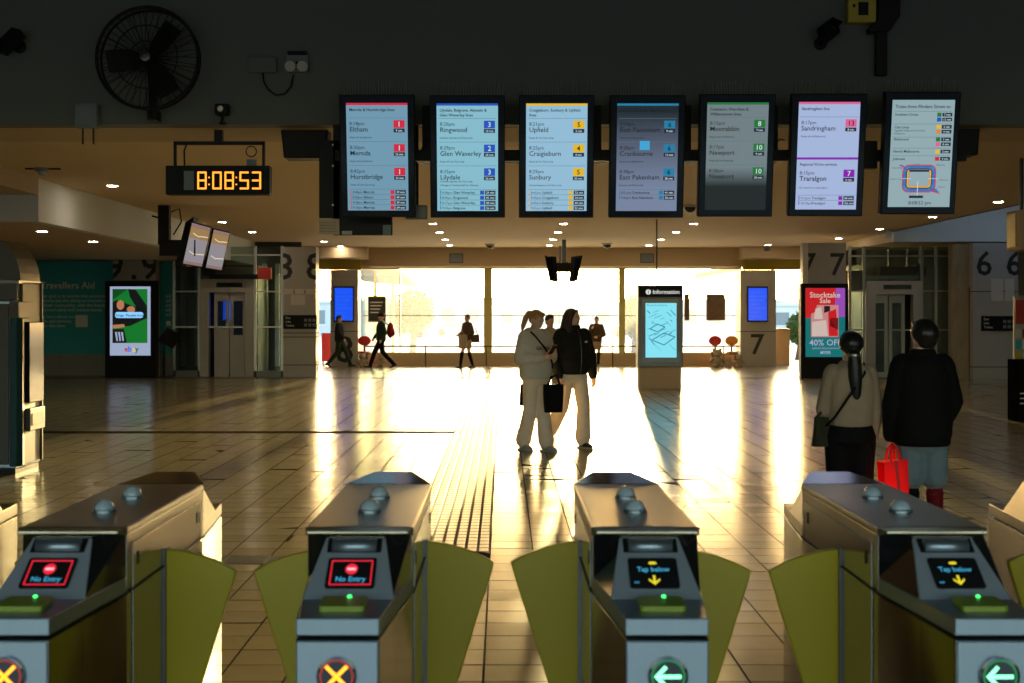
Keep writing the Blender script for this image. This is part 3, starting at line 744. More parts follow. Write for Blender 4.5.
for pts in ([(652, 340), (664, 345), (675, 337), (664, 333)], [(650, 329), (658, 332), (665, 327), (657, 324)]):
    for k in range(4): seg2(m, (X(pts[k][0]), Z(pts[k][1])), (X(pts[(k+1) % 4][0]), Z(pts[(k+1) % 4][1])), 0.012, -0.0085)
m.text('Flinders Street Station', X(647), Z(306), 0.05, 'LEFT', -0.0085, 0.01)
m.build('map_lines', 'kiosk_line', sn, kind='stuff')
MB().tube([(X(658), 0.25, Z(285)), (X(658), 0.25, ZC)], 0.018, 8).build('support_pole', 'steel_dark', t)

# screen pillars beside the far windows
for lab, px0, px1, sx0, sx1, num, npx, cat_ in (('pale pillar with blue screen and large eight left of the far windows', 330.5, 358, 334, 354, '8', 344.5, 0), ('pale pillar with blue screen and large seven right of the far windows', 740.5, 776, 747, 767.5, '7', 757, 1)):
    d = DW - 0.7
    t, xc, hw = pillar('platform_pillar', lab, px0, px1, 270, d, 0.9, [(npx, num)], (331.5,), nz=(335, 362) if cat_ == 0 else (333, 354))
    fr = B(wx(sx0, d)-xc, wx(sx1, d)-xc, -0.08, 0, wz(322, d), wz(286.5, d)).build('screen_frame', 'black_plastic', t)
    sn = B(wx(sx0+1, d)-xc, wx(sx1-1, d)-xc, -0.084, -0.08, wz(320.5, d), wz(288, d)).build('screen', 'screen_blue', fr)
    m = MB()
    for k in range(7): m.text(('Mernda 8:18pm', 'Stopping all stations', 'Eltham 8:30pm', 'City Loop', 'Hurstbridge 8:42', 'via Jolimont', 'Mind the gap')[k], wx(sx0+2.5, d)-xc, wz(293 + 4*k, d), 0.075, 'LEFT', -0.0845)
    m.build('lettering', 'screen_blue_text', sn)
# red low panel and tan cabinet in the openings, seats and soft toys at the window ends
t = thing('barrier_panel', 'red low panel in the platform eight opening', 'panel', (wx(326, DW), DW + 1.2, 0))
B(-0.3, 0.35, 0, 0.06, 0.1, wz(333, DW+1.2)).build('board', 'red_panel', t)
for s in (-0.25, 0.28): B(s-0.02, s+0.02, 0, 0.06, -0.02, 0.1).build('foot', 'steel_dark', t)
t = thing('cabinet', 'brown cabinet in the platform seven opening', 'cabinet', (wx(786, DW), DW + 1.0, -0.02))
B(-0.33, 0.33, 0, 0.5, 0, wz(329, DW+1)).build('body', 'timber', t, bevel=0.01); B(-0.36, 0.36, -0.03, 0.53, wz(329, DW+1), wz(329, DW+1)+0.04).build('top', 'timber', t)
def seat_bench(label, pxs, cols, d):
    xc = wx(sum(pxs)/len(pxs), d); t = thing('bench', label, 'bench', (xc, d, 0))
    zb = 0.46
    a, b = wx(min(pxs)-6, d)-xc, wx(max(pxs)+6, d)-xc
    B(a, b, -0.03, 0.03, zb-0.08, zb-0.03).build('beam', 'steel_dark', t)
    for x in (a+0.1, b-0.1):
        B(x-0.03, x+0.03, -0.03, 0.03, 0, zb-0.08).build('leg', 'steel_dark', t); B(x-0.03, x+0.03, -0.22, 0.22, 0, 0.03).build('foot', 'steel_dark', t)
    for px, c in zip(pxs, cols):
        x = wx(px, d)-xc
        m = MB()
        m.loft([[Vector((x + 0.20*math.cos(a_)*s_, -0.02 + 0.20*math.sin(a_)*s_, z_)) for a_ in [k*PI/8 for k in range(16)]] for s_, z_ in ((0.6, zb-0.03), (1.0, zb), (1.0, zb+0.03), (0.7, zb+0.02))])
        m.build('seat', c, t, smooth=True)
        m = MB(); M_ = Matrix.Translation((x, 0.19, 0))
        m.ell((0, 0, zb+0.36), 0.21, 0.035, 0.16, 16, 8, M_)
        m.build('backrest', c, t, smooth=True)
        B(x-0.03, x+0.03, 0.16, 0.2, zb-0.05, zb+0.28).build('back_bracket', 'steel_dark', t)
seat_bench('bench with one red and one orange seat right of the far windows', (716, 732.5), ('red_plastic', 'orange_plastic'), DW - 0.75)
seat_bench('bench with one red seat left of the far windows', (364,), ('red_plastic',), DW - 0.75)
mat('plush', (0.42, 0.35, 0.24), 0.9, var=0.35, scale=14, bump=0.5, bscale=50)
def plush(label, px, py, d, sc_, rz):
    t = thing('soft_toy', label, 'soft toy', (wx(px, d), d, 0), rz, 'soft toys on the floor by the far windows')
    m = MB(); m.ell((0, 0, 0.16*sc_), 0.17*sc_, 0.15*sc_, 0.16*sc_); m.build('body', 'plush', t, smooth=True)
    m = MB(); m.ell((0, -0.03, 0.40*sc_), 0.13*sc_, 0.12*sc_, 0.12*sc_); m.ell((0, -0.14*sc_, 0.37*sc_), 0.05*sc_, 0.05*sc_, 0.04*sc_); m.build('head', 'plush', t, smooth=True)
    for s in (-1, 1):
        MB().ell((s*0.10*sc_, 0, 0.50*sc_), 0.045*sc_, 0.03*sc_, 0.045*sc_).build('ear', 'plush', t, smooth=True)
        MB().ell((s*0.10*sc_, -0.18*sc_, 0.06*sc_), 0.06*sc_, 0.12*sc_, 0.06*sc_).build('leg', 'plush', t, smooth=True)
        MB().tube([(s*0.13*sc_, -0.02, 0.26*sc_), (s*0.22*sc_, -0.10*sc_, 0.16*sc_)], [0.055*sc_, 0.04*sc_], 8).build('arm', 'plush', t, smooth=True)
plush('tall pale soft toy sitting below the red seat at the right', 717, 360, DW - 1.35, 1.1, 0.1)
plush('small pale soft toy between two others at the right', 728.5, 362, DW - 1.75, 0.6, 0.0)
plush('small pale soft toy beside the seven pillar', 738.5, 362, DW - 1.3, 0.75, 0.1)
plush('pale soft toy sitting at the left end of the windows', 362, 360, DW - 1.35, 0.85, 0.4)
plush('pale soft toy behind the walking person with the backpack', 381, 362, DW - 1.3, 0.8, -0.2)
# dark notice board behind the glass at the left
t = thing('notice_board', 'dark teal notice board at the left end of the far windows', 'sign', (wx(377, DW), DW + 0.06, wz(322, DW)))
B(-0.29, 0.29, -0.04, 0, 0, 26*DW/F).build('board', 'grey_box', t)
B(-0.26, 0.26, -0.044, -0.04, 0.05, 24*DW/F).build('print', 'wall_dark', t)
for k in range(4): B(-0.22, 0.20 - 0.05*k, -0.047, -0.044, 0.62 - 0.11*k, 0.66 - 0.11*k).build('print_line', 'sign_print', t)
# touch panel on a stand left of the lift
t = thing('touch_panel', 'slim black touch panel on a post left of the lift', 'kiosk', (wx(164, 36.6), 36.6, 0))
MB().lathe([(0.16, 0), (0.16, 0.02), (0.03, 0.03)], 20).build('base', 'black_metal', t)
MB().tube([(0, 0, 0.02), (0, 0, 0.95)], 0.035, 10).build('post', 'black_metal', t)
MB().box(-0.22, 0.22, -0.02, 0.02, -0.02, 0.42, Matrix.Translation((0.05, 0, 0.90)) @ Matrix.Rotation(0.5, 4, 'Y') @ Matrix.Rotation(-0.6, 4, 'X')).build('panel', 'black_gloss', t)

# ticket machine at the left edge; its working face looks across the concourse (+X), its side towards the camera
d = 14.5
t = thing('ticket_machine', 'tall steel ticket machine with black screen at the left edge', 'ticket machine', (-5.03, d, 0))
Zs = lambda py: wz(py, 14.85)
B(-0.95, -0.02, 0.0, 0.78, 0.05, Zs(300)).build('cabinet', 'steel_front', t, bevel=0.02)
B(-0.92, -0.03, 0.03, 0.75, 0, 0.05).build('plinth', 'black_metal', t)
B(-0.92, -0.085, -0.02, 0.0, 0.10, Zs(304)).build('side_panel', 'machine_grey', t, bevel=0.012)
MB().prism([(-0.075, -0.03, 0.08), (0.0, -0.02, 0.08), (0.035, 0.06, 0.08), (0.02, 0.16, 0.08), (-0.02, 0.16, 0.08), (-0.075, 0.0, 0.08)], (0, 0, Zs(318)-0.08)).build('teal_strip', 'dark_teal', t, bevel=0.01)
B(-0.02, 0.0, 0.16, 0.76, 0.08, Zs(282)).build('working_face', 'machine_grey', t, bevel=0.006)
MB().prism([(0.0, 0.20, Zs(402)), (0.045, 0.24, Zs(402)), (0.045, 0.70, Zs(402)), (0.0, 0.72, Zs(402))], (0, 0, Zs(322)-Zs(402))).build('screen', 'screen_glass', t, bevel=0.008)
b_ = B(0.0, 0.06, 0.22, 0.70, Zs(430), Zs(408)).build('ticket_tray', 'machine_grey', t, bevel=0.008)
B(0.06, 0.064, 0.28, 0.64, Zs(425), Zs(413)).build('tray_mouth', 'black_metal', b_)
B(-0.08, 0.02, -0.025, 0.30, Zs(318), Zs(302)).build('coin_panel', 'machine_grey', t, bevel=0.006)
arc = [(-0.32, Zs(282))] + [(-0.32 + 0.32*math.sin(a), Zs(282) + (Zs(240)-Zs(282))*math.cos(a)) for a in [k*PI/2/8 for k in range(9)]]
MB().prism([(p[0], 0.10, p[1]) for p in arc], (0, 0.62, 0)).build('curved_hood', 'machine_grey', t)
B(-0.95, -0.32, 0.10, 0.72, Zs(300), Zs(242)).build('header_box', 'steel_dark', t)
B(-0.95, 0.0, 0.05, 0.76, Zs(284), Zs(281)).build('shelf_trim', 'steel_dark', t)
B(-0.30, -0.02, 0.05, 0.76, Zs(300), Zs(284)).build('upper_case', 'machine_grey', t)
B(-0.02, 0.015, 0.74, 0.765, 0.08, Zs(282)).build('edge_trim', 'machine_grey', t)
# black stand and shop signs at the right edge
d = 21.6
t = thing('display_stand', 'low black display stand with three pale lines at the right edge', 'stand', (wx(1034, d), d, 0))
X = lambda px: wx(px, d) - wx(1022, d)
B(X(1007), X(1046), 0, 0.5, 0, wz(360, d)).build('box', mat('matt_black', (0.008, 0.008, 0.008), 0.9, spec=0.0), t, bevel=0.01)
for k in range(3): B(X(1008), X(1045), -0.004, 0, wz(404 - 5*k, d), wz(403 - 5*k, d)).build('pale_line', 'sign_print', t)
t = thing('brochure_rack', 'brochure rack with red and white leaflets at the right edge', 'rack', (wx(1024, 26), 26, 0))
X = lambda px: wx(px, 26) - wx(1024, 26)
B(X(1015), X(1050), 0.04, 0.10, 0, wz(296, 26)).build('back_panel', 'white_box', t)
B(X(1015.5), X(1049), 0, 0.04, wz(324, 26), wz(300, 26)).build('red_header', 'red_panel', t)
for k in range(3):
    for j in range(5):
        B(X(1016 + 7*j), X(1021.5 + 7*j), 0.0, 0.03, wz(338 + 11*k, 26), wz(329 + 11*k, 26)).build('leaflet', ('paper', 'red_panel', 'teal_wall', 'sign_print', 'yellow_beam')[(j + 2*k) % 5], t)
t = thing('hanging_lightbox', 'tan hanging box with painted gold highlight at the right edge of the ceiling', 'sign', (wx(1037, 19), 19, wz(250, 19)))
B(-0.24, 0.35, 0, 0.5, 0.0, 0.55).build('box', 'soffit_paint', t, bevel=0.02); B(-0.15, -0.11, 0.2, 0.24, 0.55, ZC - wz(250, 19)).build('hanger', 'steel_dark', t)
B(-0.26, -0.24, 0.1, 0.4, 0.05, 0.5).build('painted_highlight', 'mullion', t)  # golden highlight on the box painted as a yellow strip

# ================================================================ overhead: departure screens and hardware
DS = 12.5; K = DS/F
mat('screen_dark_text', (0.02, 0.025, 0.03), 0.4)
def pid_colours():
    glow('pid_pale', (0.26, 0.56, 0.68), 0.72); glow('pid_mid', (0.20, 0.40, 0.55), 0.62); glow('pid_ice', (0.34, 0.60, 0.80), 0.68)
    glow('pid_lilac', (0.42, 0.52, 0.80), 0.72); glow('pid_city', (0.36, 0.52, 0.56), 0.62)
    glow('pid_green_dim', (0.14, 0.20, 0.21), 0.75); glow('pid_cyan_dim', (0.13, 0.20, 0.26), 0.9)
    glow('pid_red', (0.72, 0.01, 0.05), 0.7); glow('pid_blue', (0.01, 0.09, 0.55), 0.7); glow('pid_yellow', (0.85, 0.50, 0.0), 0.75)
    glow('pid_cyan', (0.01, 0.26, 0.50), 0.6); glow('pid_green', (0.01, 0.17, 0.03), 0.8); glow('pid_pink', (0.80, 0.12, 0.30), 0.75)
    glow('pid_purple', (0.24, 0.0, 0.42), 0.8); glow('pid_white', (0.7, 0.85, 0.9), 0.7); glow('pid_navy', (0.012, 0.02, 0.05), 0.5); glow('pid_line', (0.13, 0.28, 0.34), 0.5)
    glow('pid_reflection', (0.05, 0.42, 0.75), 0.7); glow('pid_orange', (0.85, 0.25, 0.02), 0.7)
pid_colours()
# soft fade of the partly lit panel (scan flicker painted into the emission colour)
def fade_mat(name, top, bot, z0, z1, strength):
    m = glow(name, bot, strength); n = m.node_tree.nodes; l = m.node_tree.links
    tc = n.new('ShaderNodeTexCoord'); sp = n.new('ShaderNodeSeparateXYZ'); l.new(tc.outputs['Object'], sp.inputs[0])
    mr = n.new('ShaderNodeMapRange'); mr.inputs[1].default_value = z0; mr.inputs[2].default_value = z1; l.new(sp.outputs['Z'], mr.inputs[0])
    mx = n.new('ShaderNodeMix'); mx.data_type = 'RGBA'; mx.inputs[6].default_value = (*bot, 1); mx.inputs[7].default_value = (*top, 1)
    l.new(mr.outputs[0], mx.inputs[0]); l.new(mx.outputs[2], n['Principled BSDF'].inputs['Emission Color'])
    return m
fade_mat('pid_fade_top', (0.004, 0.012, 0.02), (0.24, 0.30, 0.46), -0.30, 0.40, 0.6)
fade_mat('pid_fade_bottom', (0.24, 0.32, 0.34), (0.006, 0.009, 0.008), -0.27, -0.10, 0.52)

def screen_unit(label, pcx, pcy):
    """departure screen tilted forward; local x right, z up, -y towards the viewer; returns helpers in S2 pixels"""
    t = thing('departure_screen', label, 'departure screen', W(pcx, pcy, DS), 0, 'row of hanging departure screens')
    t.rotation_euler = (math.radians(10), 0, 0)
    hw, hh = 37.5*K, 61*K
    B(-hw, hw, 0.0, 0.10, -hh, hh).build('housing', 'black_plastic', t, bevel=0.006)
    B(-hw + 0.012, hw - 0.012, -0.004, 0, -hh + 0.012, hh - 0.012).build('front_glass', 'screen_glass', t)
    B(-0.10, 0.10, 0.10, 0.236, -0.03, 0.03).build('mount', 'black_metal', t)
    rnd = random.Random(int(pcx))
    for k in range(26):
        x = -hw + 0.02 + k*(2*hw - 0.04)/25
        MB().tube([(x, 0.05, hh), (x + rnd.uniform(-0.012, 0.012), 0.05 + rnd.uniform(-0.02, 0.02), hh + rnd.uniform(0.085, 0.125))], 0.0022, 4).build('bird_spike', 'steel', t)
    X = lambda px: (px - 467.5)*K
    Z = lambda py: (157 - py)*K
    return t, X, Z
def tile_num(t, X, Z, y0, num, minutes, colour, dark_num=False):
    a = B(X(484), X(495), -0.0075, -0.006, Z(y0 + 7.6), Z(y0)).build('platform_tile', colour, t)
    MB().text(num, X(489.5), Z(y0 + 6.2), 0.062, 'CENTER', -0.009, 0.01).build('platform_number', 'screen_dark_text' if dark_num else 'pid_white', a)
    b = B(X(484), X(495), -0.0075, -0.006, Z(y0 + 12), Z(y0 + 8.2)).build('minutes_box', 'pid_navy', t)
    MB().text(minutes, X(489.5), Z(y0 + 11.2), 0.026, 'CENTER', -0.009, 0.01).build('minutes', 'pid_white', b)
def line(t, X, Z, y0, m_='pid_line'): return B(X(439), X(496.5), -0.0065, -0.006, Z(y0 + 0.35), Z(y0)).build('divider', m_, t)
def departures(label, pcx, pcy, back, colour, header, deps, minis, dark_num=False, sticker=None):
    t, X, Z = screen_unit(label, pcx, pcy)
    dsp = B(X(437), X(498), -0.006, -0.004, Z(211), Z(104)).build('display', back, t)
    B(X(437), X(498), -0.0075, -0.006, Z(106.2), Z(104)).build('colour_bar', colour, dsp)
    tx = MB()
    for k, h in enumerate(header): tx.text(h, X(440), Z(112 + 4.8*k), 0.036, 'LEFT', -0.0068, 0.015)
    line(dsp, X, Z, 118.6)
    for k, (tm, dest, num, mins, sub) in enumerate(deps):
        o = 23.6*k
        tx.text(tm, X(440), Z(126 + o), 0.045, 'LEFT', -0.0068, 0.0)
        tx.text(dest, X(440), Z(132.2 + o), 0.060, 'LEFT', -0.0068, 0.006)
        for j, s_ in enumerate(sub): tx.text(s_, X(440), Z(138.8 + o + 3.8*j - (3.8 if len(sub) > 1 else 0)), 0.024, 'LEFT', -0.0068, 0.005)
        if k < len(deps) - 1: line(dsp, X, Z, 142 + o)
        tile_num(dsp, X, Z, 121 + o, num, mins, colour, dark_num)
    tx.build('lettering', 'screen_dark_text', dsp)
    mini_rows(dsp, X, Z, minis, colour, 192.5)
    if sticker:
        B(X(sticker[0]), X(sticker[1]), -0.008, -0.0045, Z(sticker[3]), Z(sticker[2])).build('painted_reflection', 'pid_reflection', dsp)  # reflection on the dim display painted as a glowing patch
    return t, dsp, X, Z
def mini_rows(dsp, X, Z, minis, colour, y0):
    tx = MB(); tw = MB()
    for k, (tm, nm, mn) in enumerate(minis):
        y = y0 + 5.2*k
        line(dsp, X, Z, y - 3.1)
        B(X(440), X(440.8), -0.0065, -0.006, Z(y + 1.6), Z(y - 2)).build('line_mark', colour, dsp)
        tx.text(tm, X(442), Z(y + 1.2), 0.030, 'LEFT', -0.0068, 0.0); tx.text(nm, X(453), Z(y + 1.2), 0.032, 'LEFT', -0.0068, 0.012)
        B(X(480), X(484), -0.0065, -0.006, Z(y + 1.9), Z(y - 1.9)).build('platform_chip', colour, dsp)
        B(X(485), X(495.5), -0.0065, -0.006, Z(y + 1.9), Z(y - 1.9)).build('minutes_chip', 'pid_navy', dsp)
        tw.text(mn, X(490.2), Z(y + 1.1), 0.027, 'CENTER', -0.0072, 0.01)
    if minis:
        tx.build('small_lettering', 'screen_dark_text', dsp); tw.build('chip_lettering', 'pid_white', dsp)
J, CL = 'Stops all via Jolimont', 'Stops all via City Loop'
departures('leftmost departure screen, red stripe, trains to Eltham, Mernda and Hurstbridge', 377.5, 156.5, 'pid_mid', 'pid_red', ['Mernda & Hurstbridge lines'],
    [('8:18pm', 'Eltham', '1', '9 min', [J]), ('8:30pm', 'Mernda', '1', '22 min', [J]), ('8:42pm', 'Hurstbridge', '1', '33 min', [CL])],
    [('8:48pm', 'Mernda', '39 min'), ('8:58pm', 'Eltham', '49 min'), ('9:08pm', 'Mernda', '59 min'), ('9:18pm', 'Mernda', '69 min')])
departures('departure screen with blue stripe, trains to Ringwood, Glen Waverley and Lilydale', 467.5, 157, 'pid_pale', 'pid_blue', ['Lilydale, Belgrave, Alamein &', 'Glen Waverley lines'],
    [('8:20pm', 'Ringwood', '3', '12 min', ['Limited express via City Loop']), ('8:29pm', 'Glen Waverley', '2', '20 min', [CL]), ('8:35pm', 'Lilydale', '3', '26 min', ['Limited express via City Loop', 'Change at Camberwell for Alamein'])],
    [('8:38pm', 'Glen Waverley', '29 min'), ('8:50pm', 'Ringwood', '42 min'), ('8:57pm', 'Glen Waverley', '48 min'), ('9:05pm', 'Belgrave', '56 min')])
departures('departure screen with yellow stripe, trains to Upfield, Craigieburn and Sunbury', 556.5, 157, 'pid_ice', 'pid_yellow', ['Craigieburn, Sunbury & Upfield', 'lines'],
    [('8:21pm', 'Upfield', '5', '2 min', [CL]), ('8:25pm', 'Craigieburn', '4', '4 min', [CL]), ('8:29pm', 'Sunbury', '5', '20 min', ['Limited express via City Loop'])],
    [('8:41pm', 'Upfield', '32 min'), ('8:45pm', 'Craigieburn', '34 min'), ('8:49pm', 'Sunbury', '40 min'), ('9:01pm', 'Upfield', '52 min')], True)
departures('dim departure screen with cyan squares, trains to East Pakenham and Cranbourne', 647, 157, 'pid_fade_top', 'pid_cyan', ['Cranbourne & Pakenham lines'],
    [('8:18pm', 'East Pakenham', '6', '9 min', ['Express via Richmond']), ('8:28pm', 'Cranbourne', '6', '12 min', ['Express via Richmond']), ('8:38pm', 'East Pakenham', '6', '28 min', ['Express via Richmond'])],
    [('8:51pm', 'Cranbourne', '41 min'), ('9:00pm', 'East Pakenham', '50 min')], True, (460, 470, 141, 150))
departures('half-dark departure screen with green stripe, trains to Moorabbin and Newport', 736.5, 156, 'pid_fade_bottom', 'pid_green', ['Frankston, Werribee &', 'Williamstown lines'],
    [('8:15pm', 'Moorabbin', '8', '7 min', ['Stops all via Richmond']), ('8:17pm', 'Newport', '10', '9 min', ['Stops all via Footscray']), ('8:28pm', 'Newport', '10', '20 min', [''])], [])
t, dsp, X, Z = departures('departure screen with pink and purple stripes, trains to Sandringham and Traralgon', 827.5, 155.5, 'pid_lilac', 'pid_pink', ['Sandringham line'],
    [('8:17pm', 'Sandringham', '13', '8 min', ['Stops all via Richmond'])], [], True)
B(X(437), X(498), -0.0075, -0.006, Z(161), Z(158.8)).build('colour_bar', 'pid_purple', dsp)
tx = MB(); tx.text('Regional V/Line services', X(440), Z(167), 0.034, 'LEFT', -0.0068, 0.012)
tx.text('8:15pm', X(440), Z(176), 0.045, 'LEFT', -0.0068); tx.text('Traralgon', X(440), Z(182.2), 0.062, 'LEFT', -0.0068, 0.012); tx.text('No bicycles or passengers', X(440), Z(190), 0.024, 'LEFT', -0.0068)
tx.build('lettering', 'screen_dark_text', dsp)
tile_num(dsp, X, Z, 171, '7', '6 min', 'pid_purple')
mini_rows(dsp, X, Z, [('9:15pm', 'Traralgon', '66 min'), ('10:15pm', 'Traralgon', '126 min')], 'pid_purple', 199.5)

t, X, Z = screen_unit('rightmost departure screen with a coloured city loop map', 920.5, 153.5)
dsp = B(X(437), X(499), -0.006, -0.004, Z(210.5), Z(104)).build('display', 'pid_city', t)
tx = MB(); tx.text('Trains from Flinders Street to:', X(440), Z(112), 0.040, 'LEFT', -0.0068, 0.012)
for k, (nm, ys) in enumerate((('Southern Cross', 119.5), ('City Loop', 132), ('Richmond', 144), ('North Melbourne', 156), ('Jolimont', 163.5))):
    tx.text(nm, X(440), Z(ys), 0.032, 'LEFT', -0.0068, 0.012)
tx.text('Flagstaff, Melbourne Central &', X(440), Z(135), 0.022, 'LEFT', -0.0068); tx.text('Parliament', X(440), Z(138), 0.022, 'LEFT', -0.0068)
tx.text('8:08:52 pm', X(469), Z(208), 0.046, 'CENTER', -0.0068, 0.0)
for nm, px, py in (('Flagstaff', 464, 168.5), ('Parliament', 488, 169), ('Southern Cross', 444, 183), ('Richmond', 492, 184), ('Jolimont', 490, 191), ('North Melb', 445, 172)):
    tx.text(nm, X(px), Z(py), 0.018, 'CENTER', -0.0068)
tx.build('lettering', 'screen_dark_text', dsp)
for y0 in (115, 127.5, 140.5, 151.5, 159): line(dsp, X, Z, y0)
for y0, c, mn in ((118.5, 'pid_green', '7 min'), (123.3, 'pid_blue', '12 min'), (130.5, 'pid_yellow', '2 min'), (135.3, 'pid_orange', '4 min'), (143, 'pid_green', '7 min'), (147.8, 'pid_pink', '8 min'), (155, 'pid_yellow', '2 min'), (162.2, 'pid_red', '9 min')):
    B(X(482), X(486.2), -0.0065, -0.006, Z(y0 + 2), Z(y0 - 2)).build('platform_chip', c, dsp)
    b = B(X(487.2), X(497), -0.0065, -0.006, Z(y0 + 1.8), Z(y0 - 1.8)).build('minutes_chip', 'pid_navy', dsp)
    MB().text(mn, X(492), Z(y0 + 1), 0.025, 'CENTER', -0.0075, 0.01).build('chip_lettering', 'pid_white', b)
def loop_ring(off, colour, tail):
    m = MB(); a, b, c, d_ = 456.5 - off, 477.5 + off, 174.5 - off, 189.5 + off
    r = 2.0 + off*0.6; pts = []
    for (cx_, cy_, a0) in ((b-r, c+r, 0), (a+r, c+r, PI/2), (a+r, d_-r, PI), (b-r, d_-r, 1.5*PI)):
        for k in range(5): 
            an = a0 + PI/2*k/4
            pts.append((X(cx_ + r*math.cos(an)), Z(cy_ - r*math.sin(an))))
    for p, q in zip(pts, pts[1:] + pts[:1]): seg2(m, p, q, 0.0040, -0.0066 - off*0.0001)
    if tail: seg2(m, (X(a + 1), Z(c + 2)), (X(a - 4), Z(c - 6 + off)), 0.004, -0.0067); seg2(m, (X(b - 2), Z(d_ - 0.5)), (X(b + 5), Z(d_ - 1 + off*0.4)), 0.004, -0.0067)
    return m.build('map_route', colour, dsp)
for off, c, tl_ in ((0.0, 'pid_orange', False), (1.0, 'pid_yellow', False), (2.0, 'pid_navy', False), (3.0, 'pid_blue', True), (4.0, 'pid_cyan', True), (5.0, 'pid_blue', True), (6.0, 'pid_red', True)):
    loop_ring(off, c, tl_)
m = MB(); seg2(m, (X(466), Z(185)), (X(466), Z(199)), 0.003, -0.0072); seg2(m, (X(449), Z(182)), (X(459), Z(182)), 0.002, -0.0072); seg2(m, (X(476), Z(182)), (X(486), Z(182)), 0.002, -0.0072); m.build('map_ticks', 'pid_white', dsp, kind='stuff')
B(X(457), X(477), -0.0072, -0.0066, Z(175.2), Z(173.2)).build('map_block', 'pid_navy', dsp)
B(X(458), X(472), -0.0065, -0.006, Z(201.5), Z(199)).build('map_label', 'pid_navy', dsp)

# carrier bar
t = thing('screen_carrier_bar', 'long black steel bar carrying the row of departure screens', 'bar', (0, DS + 0.23, wz(155.5, DS + 0.25)))
B(wx(332, DS), wx(975, DS), 0, 0.09, -0.05, 0.05).build('beam', 'black_metal', t)
B(wx(416, DS), wx(700, DS), -0.005, 0.015, -0.072, -0.06).build('conduit', 'white_paint', t)
B(wx(868, DS), wx(884, DS), -0.01, 0.1, -0.12, 0.13).build('joint_plate', 'black_metal', t)
for px in (424, 600, 692, 781): B(wx(px, DS) - 0.035, wx(px, DS) + 0.035, 0.09, 0.27, -0.05, 3.42 - wz(155.5, DS + 0.25) + 0.15).build('hanger', 'black_metal', t)
for px in (420, 780):
    a = Vector((wx(px, DS), 0.02, 0.05)); MB().tube([a, a + Vector((0.02, 0, 0.07)), a + Vector((0.05, 0, 0.10)), a + Vector((0.09, 0, 0.09))], 0.006, 6).build('cable', 'black_plastic', t)
# hardware behind the leftmost screen
d = DS + 0.55
t = thing('equipment_panel', 'large black equipment panel behind the leftmost departure screen', 'panel', W(355, 187, d))
X = lambda px: wx(px, d) - wx(355, d)
Z = lambda py: wz(py, d) - wz(187, d)
B(X(319), X(340), 0, 0.06, Z(218), Z(140)).build('side_plate', 'black_metal', t, bevel=0.005)
B(X(333), X(392), 0, 0.10, Z(235), Z(120)).build('back_box', 'black_metal', t, bevel=0.005)
for py in (145, 166, 205): MB().lathe([(0.012, 0), (0.012, 0.008), (0.006, 0.012)], 10, Matrix.Translation((X(333), 0, Z(py))) @ Matrix.Rotation(PI/2, 4, 'X')).build('bolt', 'steel', t)
B(X(319), X(339.5), -0.012, 0, Z(234.5), Z(219)).build('sticker_pink', 'soffit_paint', t)
m = MB()
for k in range(4): m.text('Please do not touch', X(320.5), Z(223 + 3*k), 0.018, 'LEFT', -0.0135)
m.build('sticker_lettering', 'ink', t)
B(X(342), X(352), -0.012, 0, Z(234.5), Z(231)).build('sticker', 'white_box', t); B(X(383), X(391), -0.012, 0, Z(235), Z(225)).build('sticker', 'grey_box', t)
B(X(350), X(356), 0.03, 0.08, Z(120), 3.42 - wz(187, d) + 0.1).build('hanger', 'black_metal', t)
t = thing('junction_box', 'small olive junction box between the two leftmost screens', 'box', W(416, 219, DS + 0.5))
B(-0.1, 0.1, 0, 0.12, 0, 0.13).build('case', 'grey_box', t, bevel=0.006); B(-0.09, 0.09, -0.006, 0, 0.01, 0.12).build('cover', 'steel_dark', t)
B(-0.02, 0.02, 0.04, 0.08, 0.13, 3.42 - wz(219, DS + 0.5)).build('hanger', 'black_metal', t)
def speaker(label, px0, px1, py0, py1, d, skew, top):
    t = thing('loudspeaker', label, 'loudspeaker', W((px0+px1)/2, py1, d))
    hw, h = (px1-px0)/2*d/F, (py1-py0)*d/F
    MB().hexa([(-hw+skew, 0, 0), (hw-0.02, 0, 0), (hw-0.02, 0.28, 0), (-hw+skew, 0.28, 0), (-hw, 0, h), (hw, 0, h), (hw, 0.28, h), (-hw, 0.28, h)]).build('cabinet', 'black_plastic', t, bevel=0.012)
    MB().hexa([(-hw+skew+0.02, -0.006, 0.02), (hw-0.04, -0.006, 0.02), (hw-0.04, 0, 0.02), (-hw+skew+0.02, 0, 0.02), (-hw+0.02, -0.006, h-0.02), (hw-0.02, -0.006, h-0.02), (hw-0.02, 0, h-0.02), (-hw+0.02, 0, h-0.02)]).build('grille', 'black_metal', t)
    MB().tube([(0, 0.14, h), (0, 0.14, top - wz(py1, d))], 0.02, 8).build('bracket', 'black_metal', t)
    return t
speaker('black loudspeaker just right of the digital clock', 280.5, 328, 128, 158, 13.4, 0.03, 3.43)
speaker('black loudspeaker behind the rightmost departure screen', 950, 980.5, 123.5, 155, 13.3, 0.0, 3.45)
for lab, px0, px1 in (('small grey beam speaker left of the hanging monitors', 449, 463.5), ('small grey beam speaker above the information pillar', 640, 654.5)):
    d = DW - 0.95; t = thing('beam_speaker', lab, 'loudspeaker', W((px0+px1)/2, 263, d))
    B(-0.22, 0.22, -0.02, 0.05, 0, 0.31).build('case', 'steel_dark', t, bevel=0.01); B(-0.19, 0.19, -0.026, -0.02, 0.03, 0.28).build('grille', 'grey_box', t)

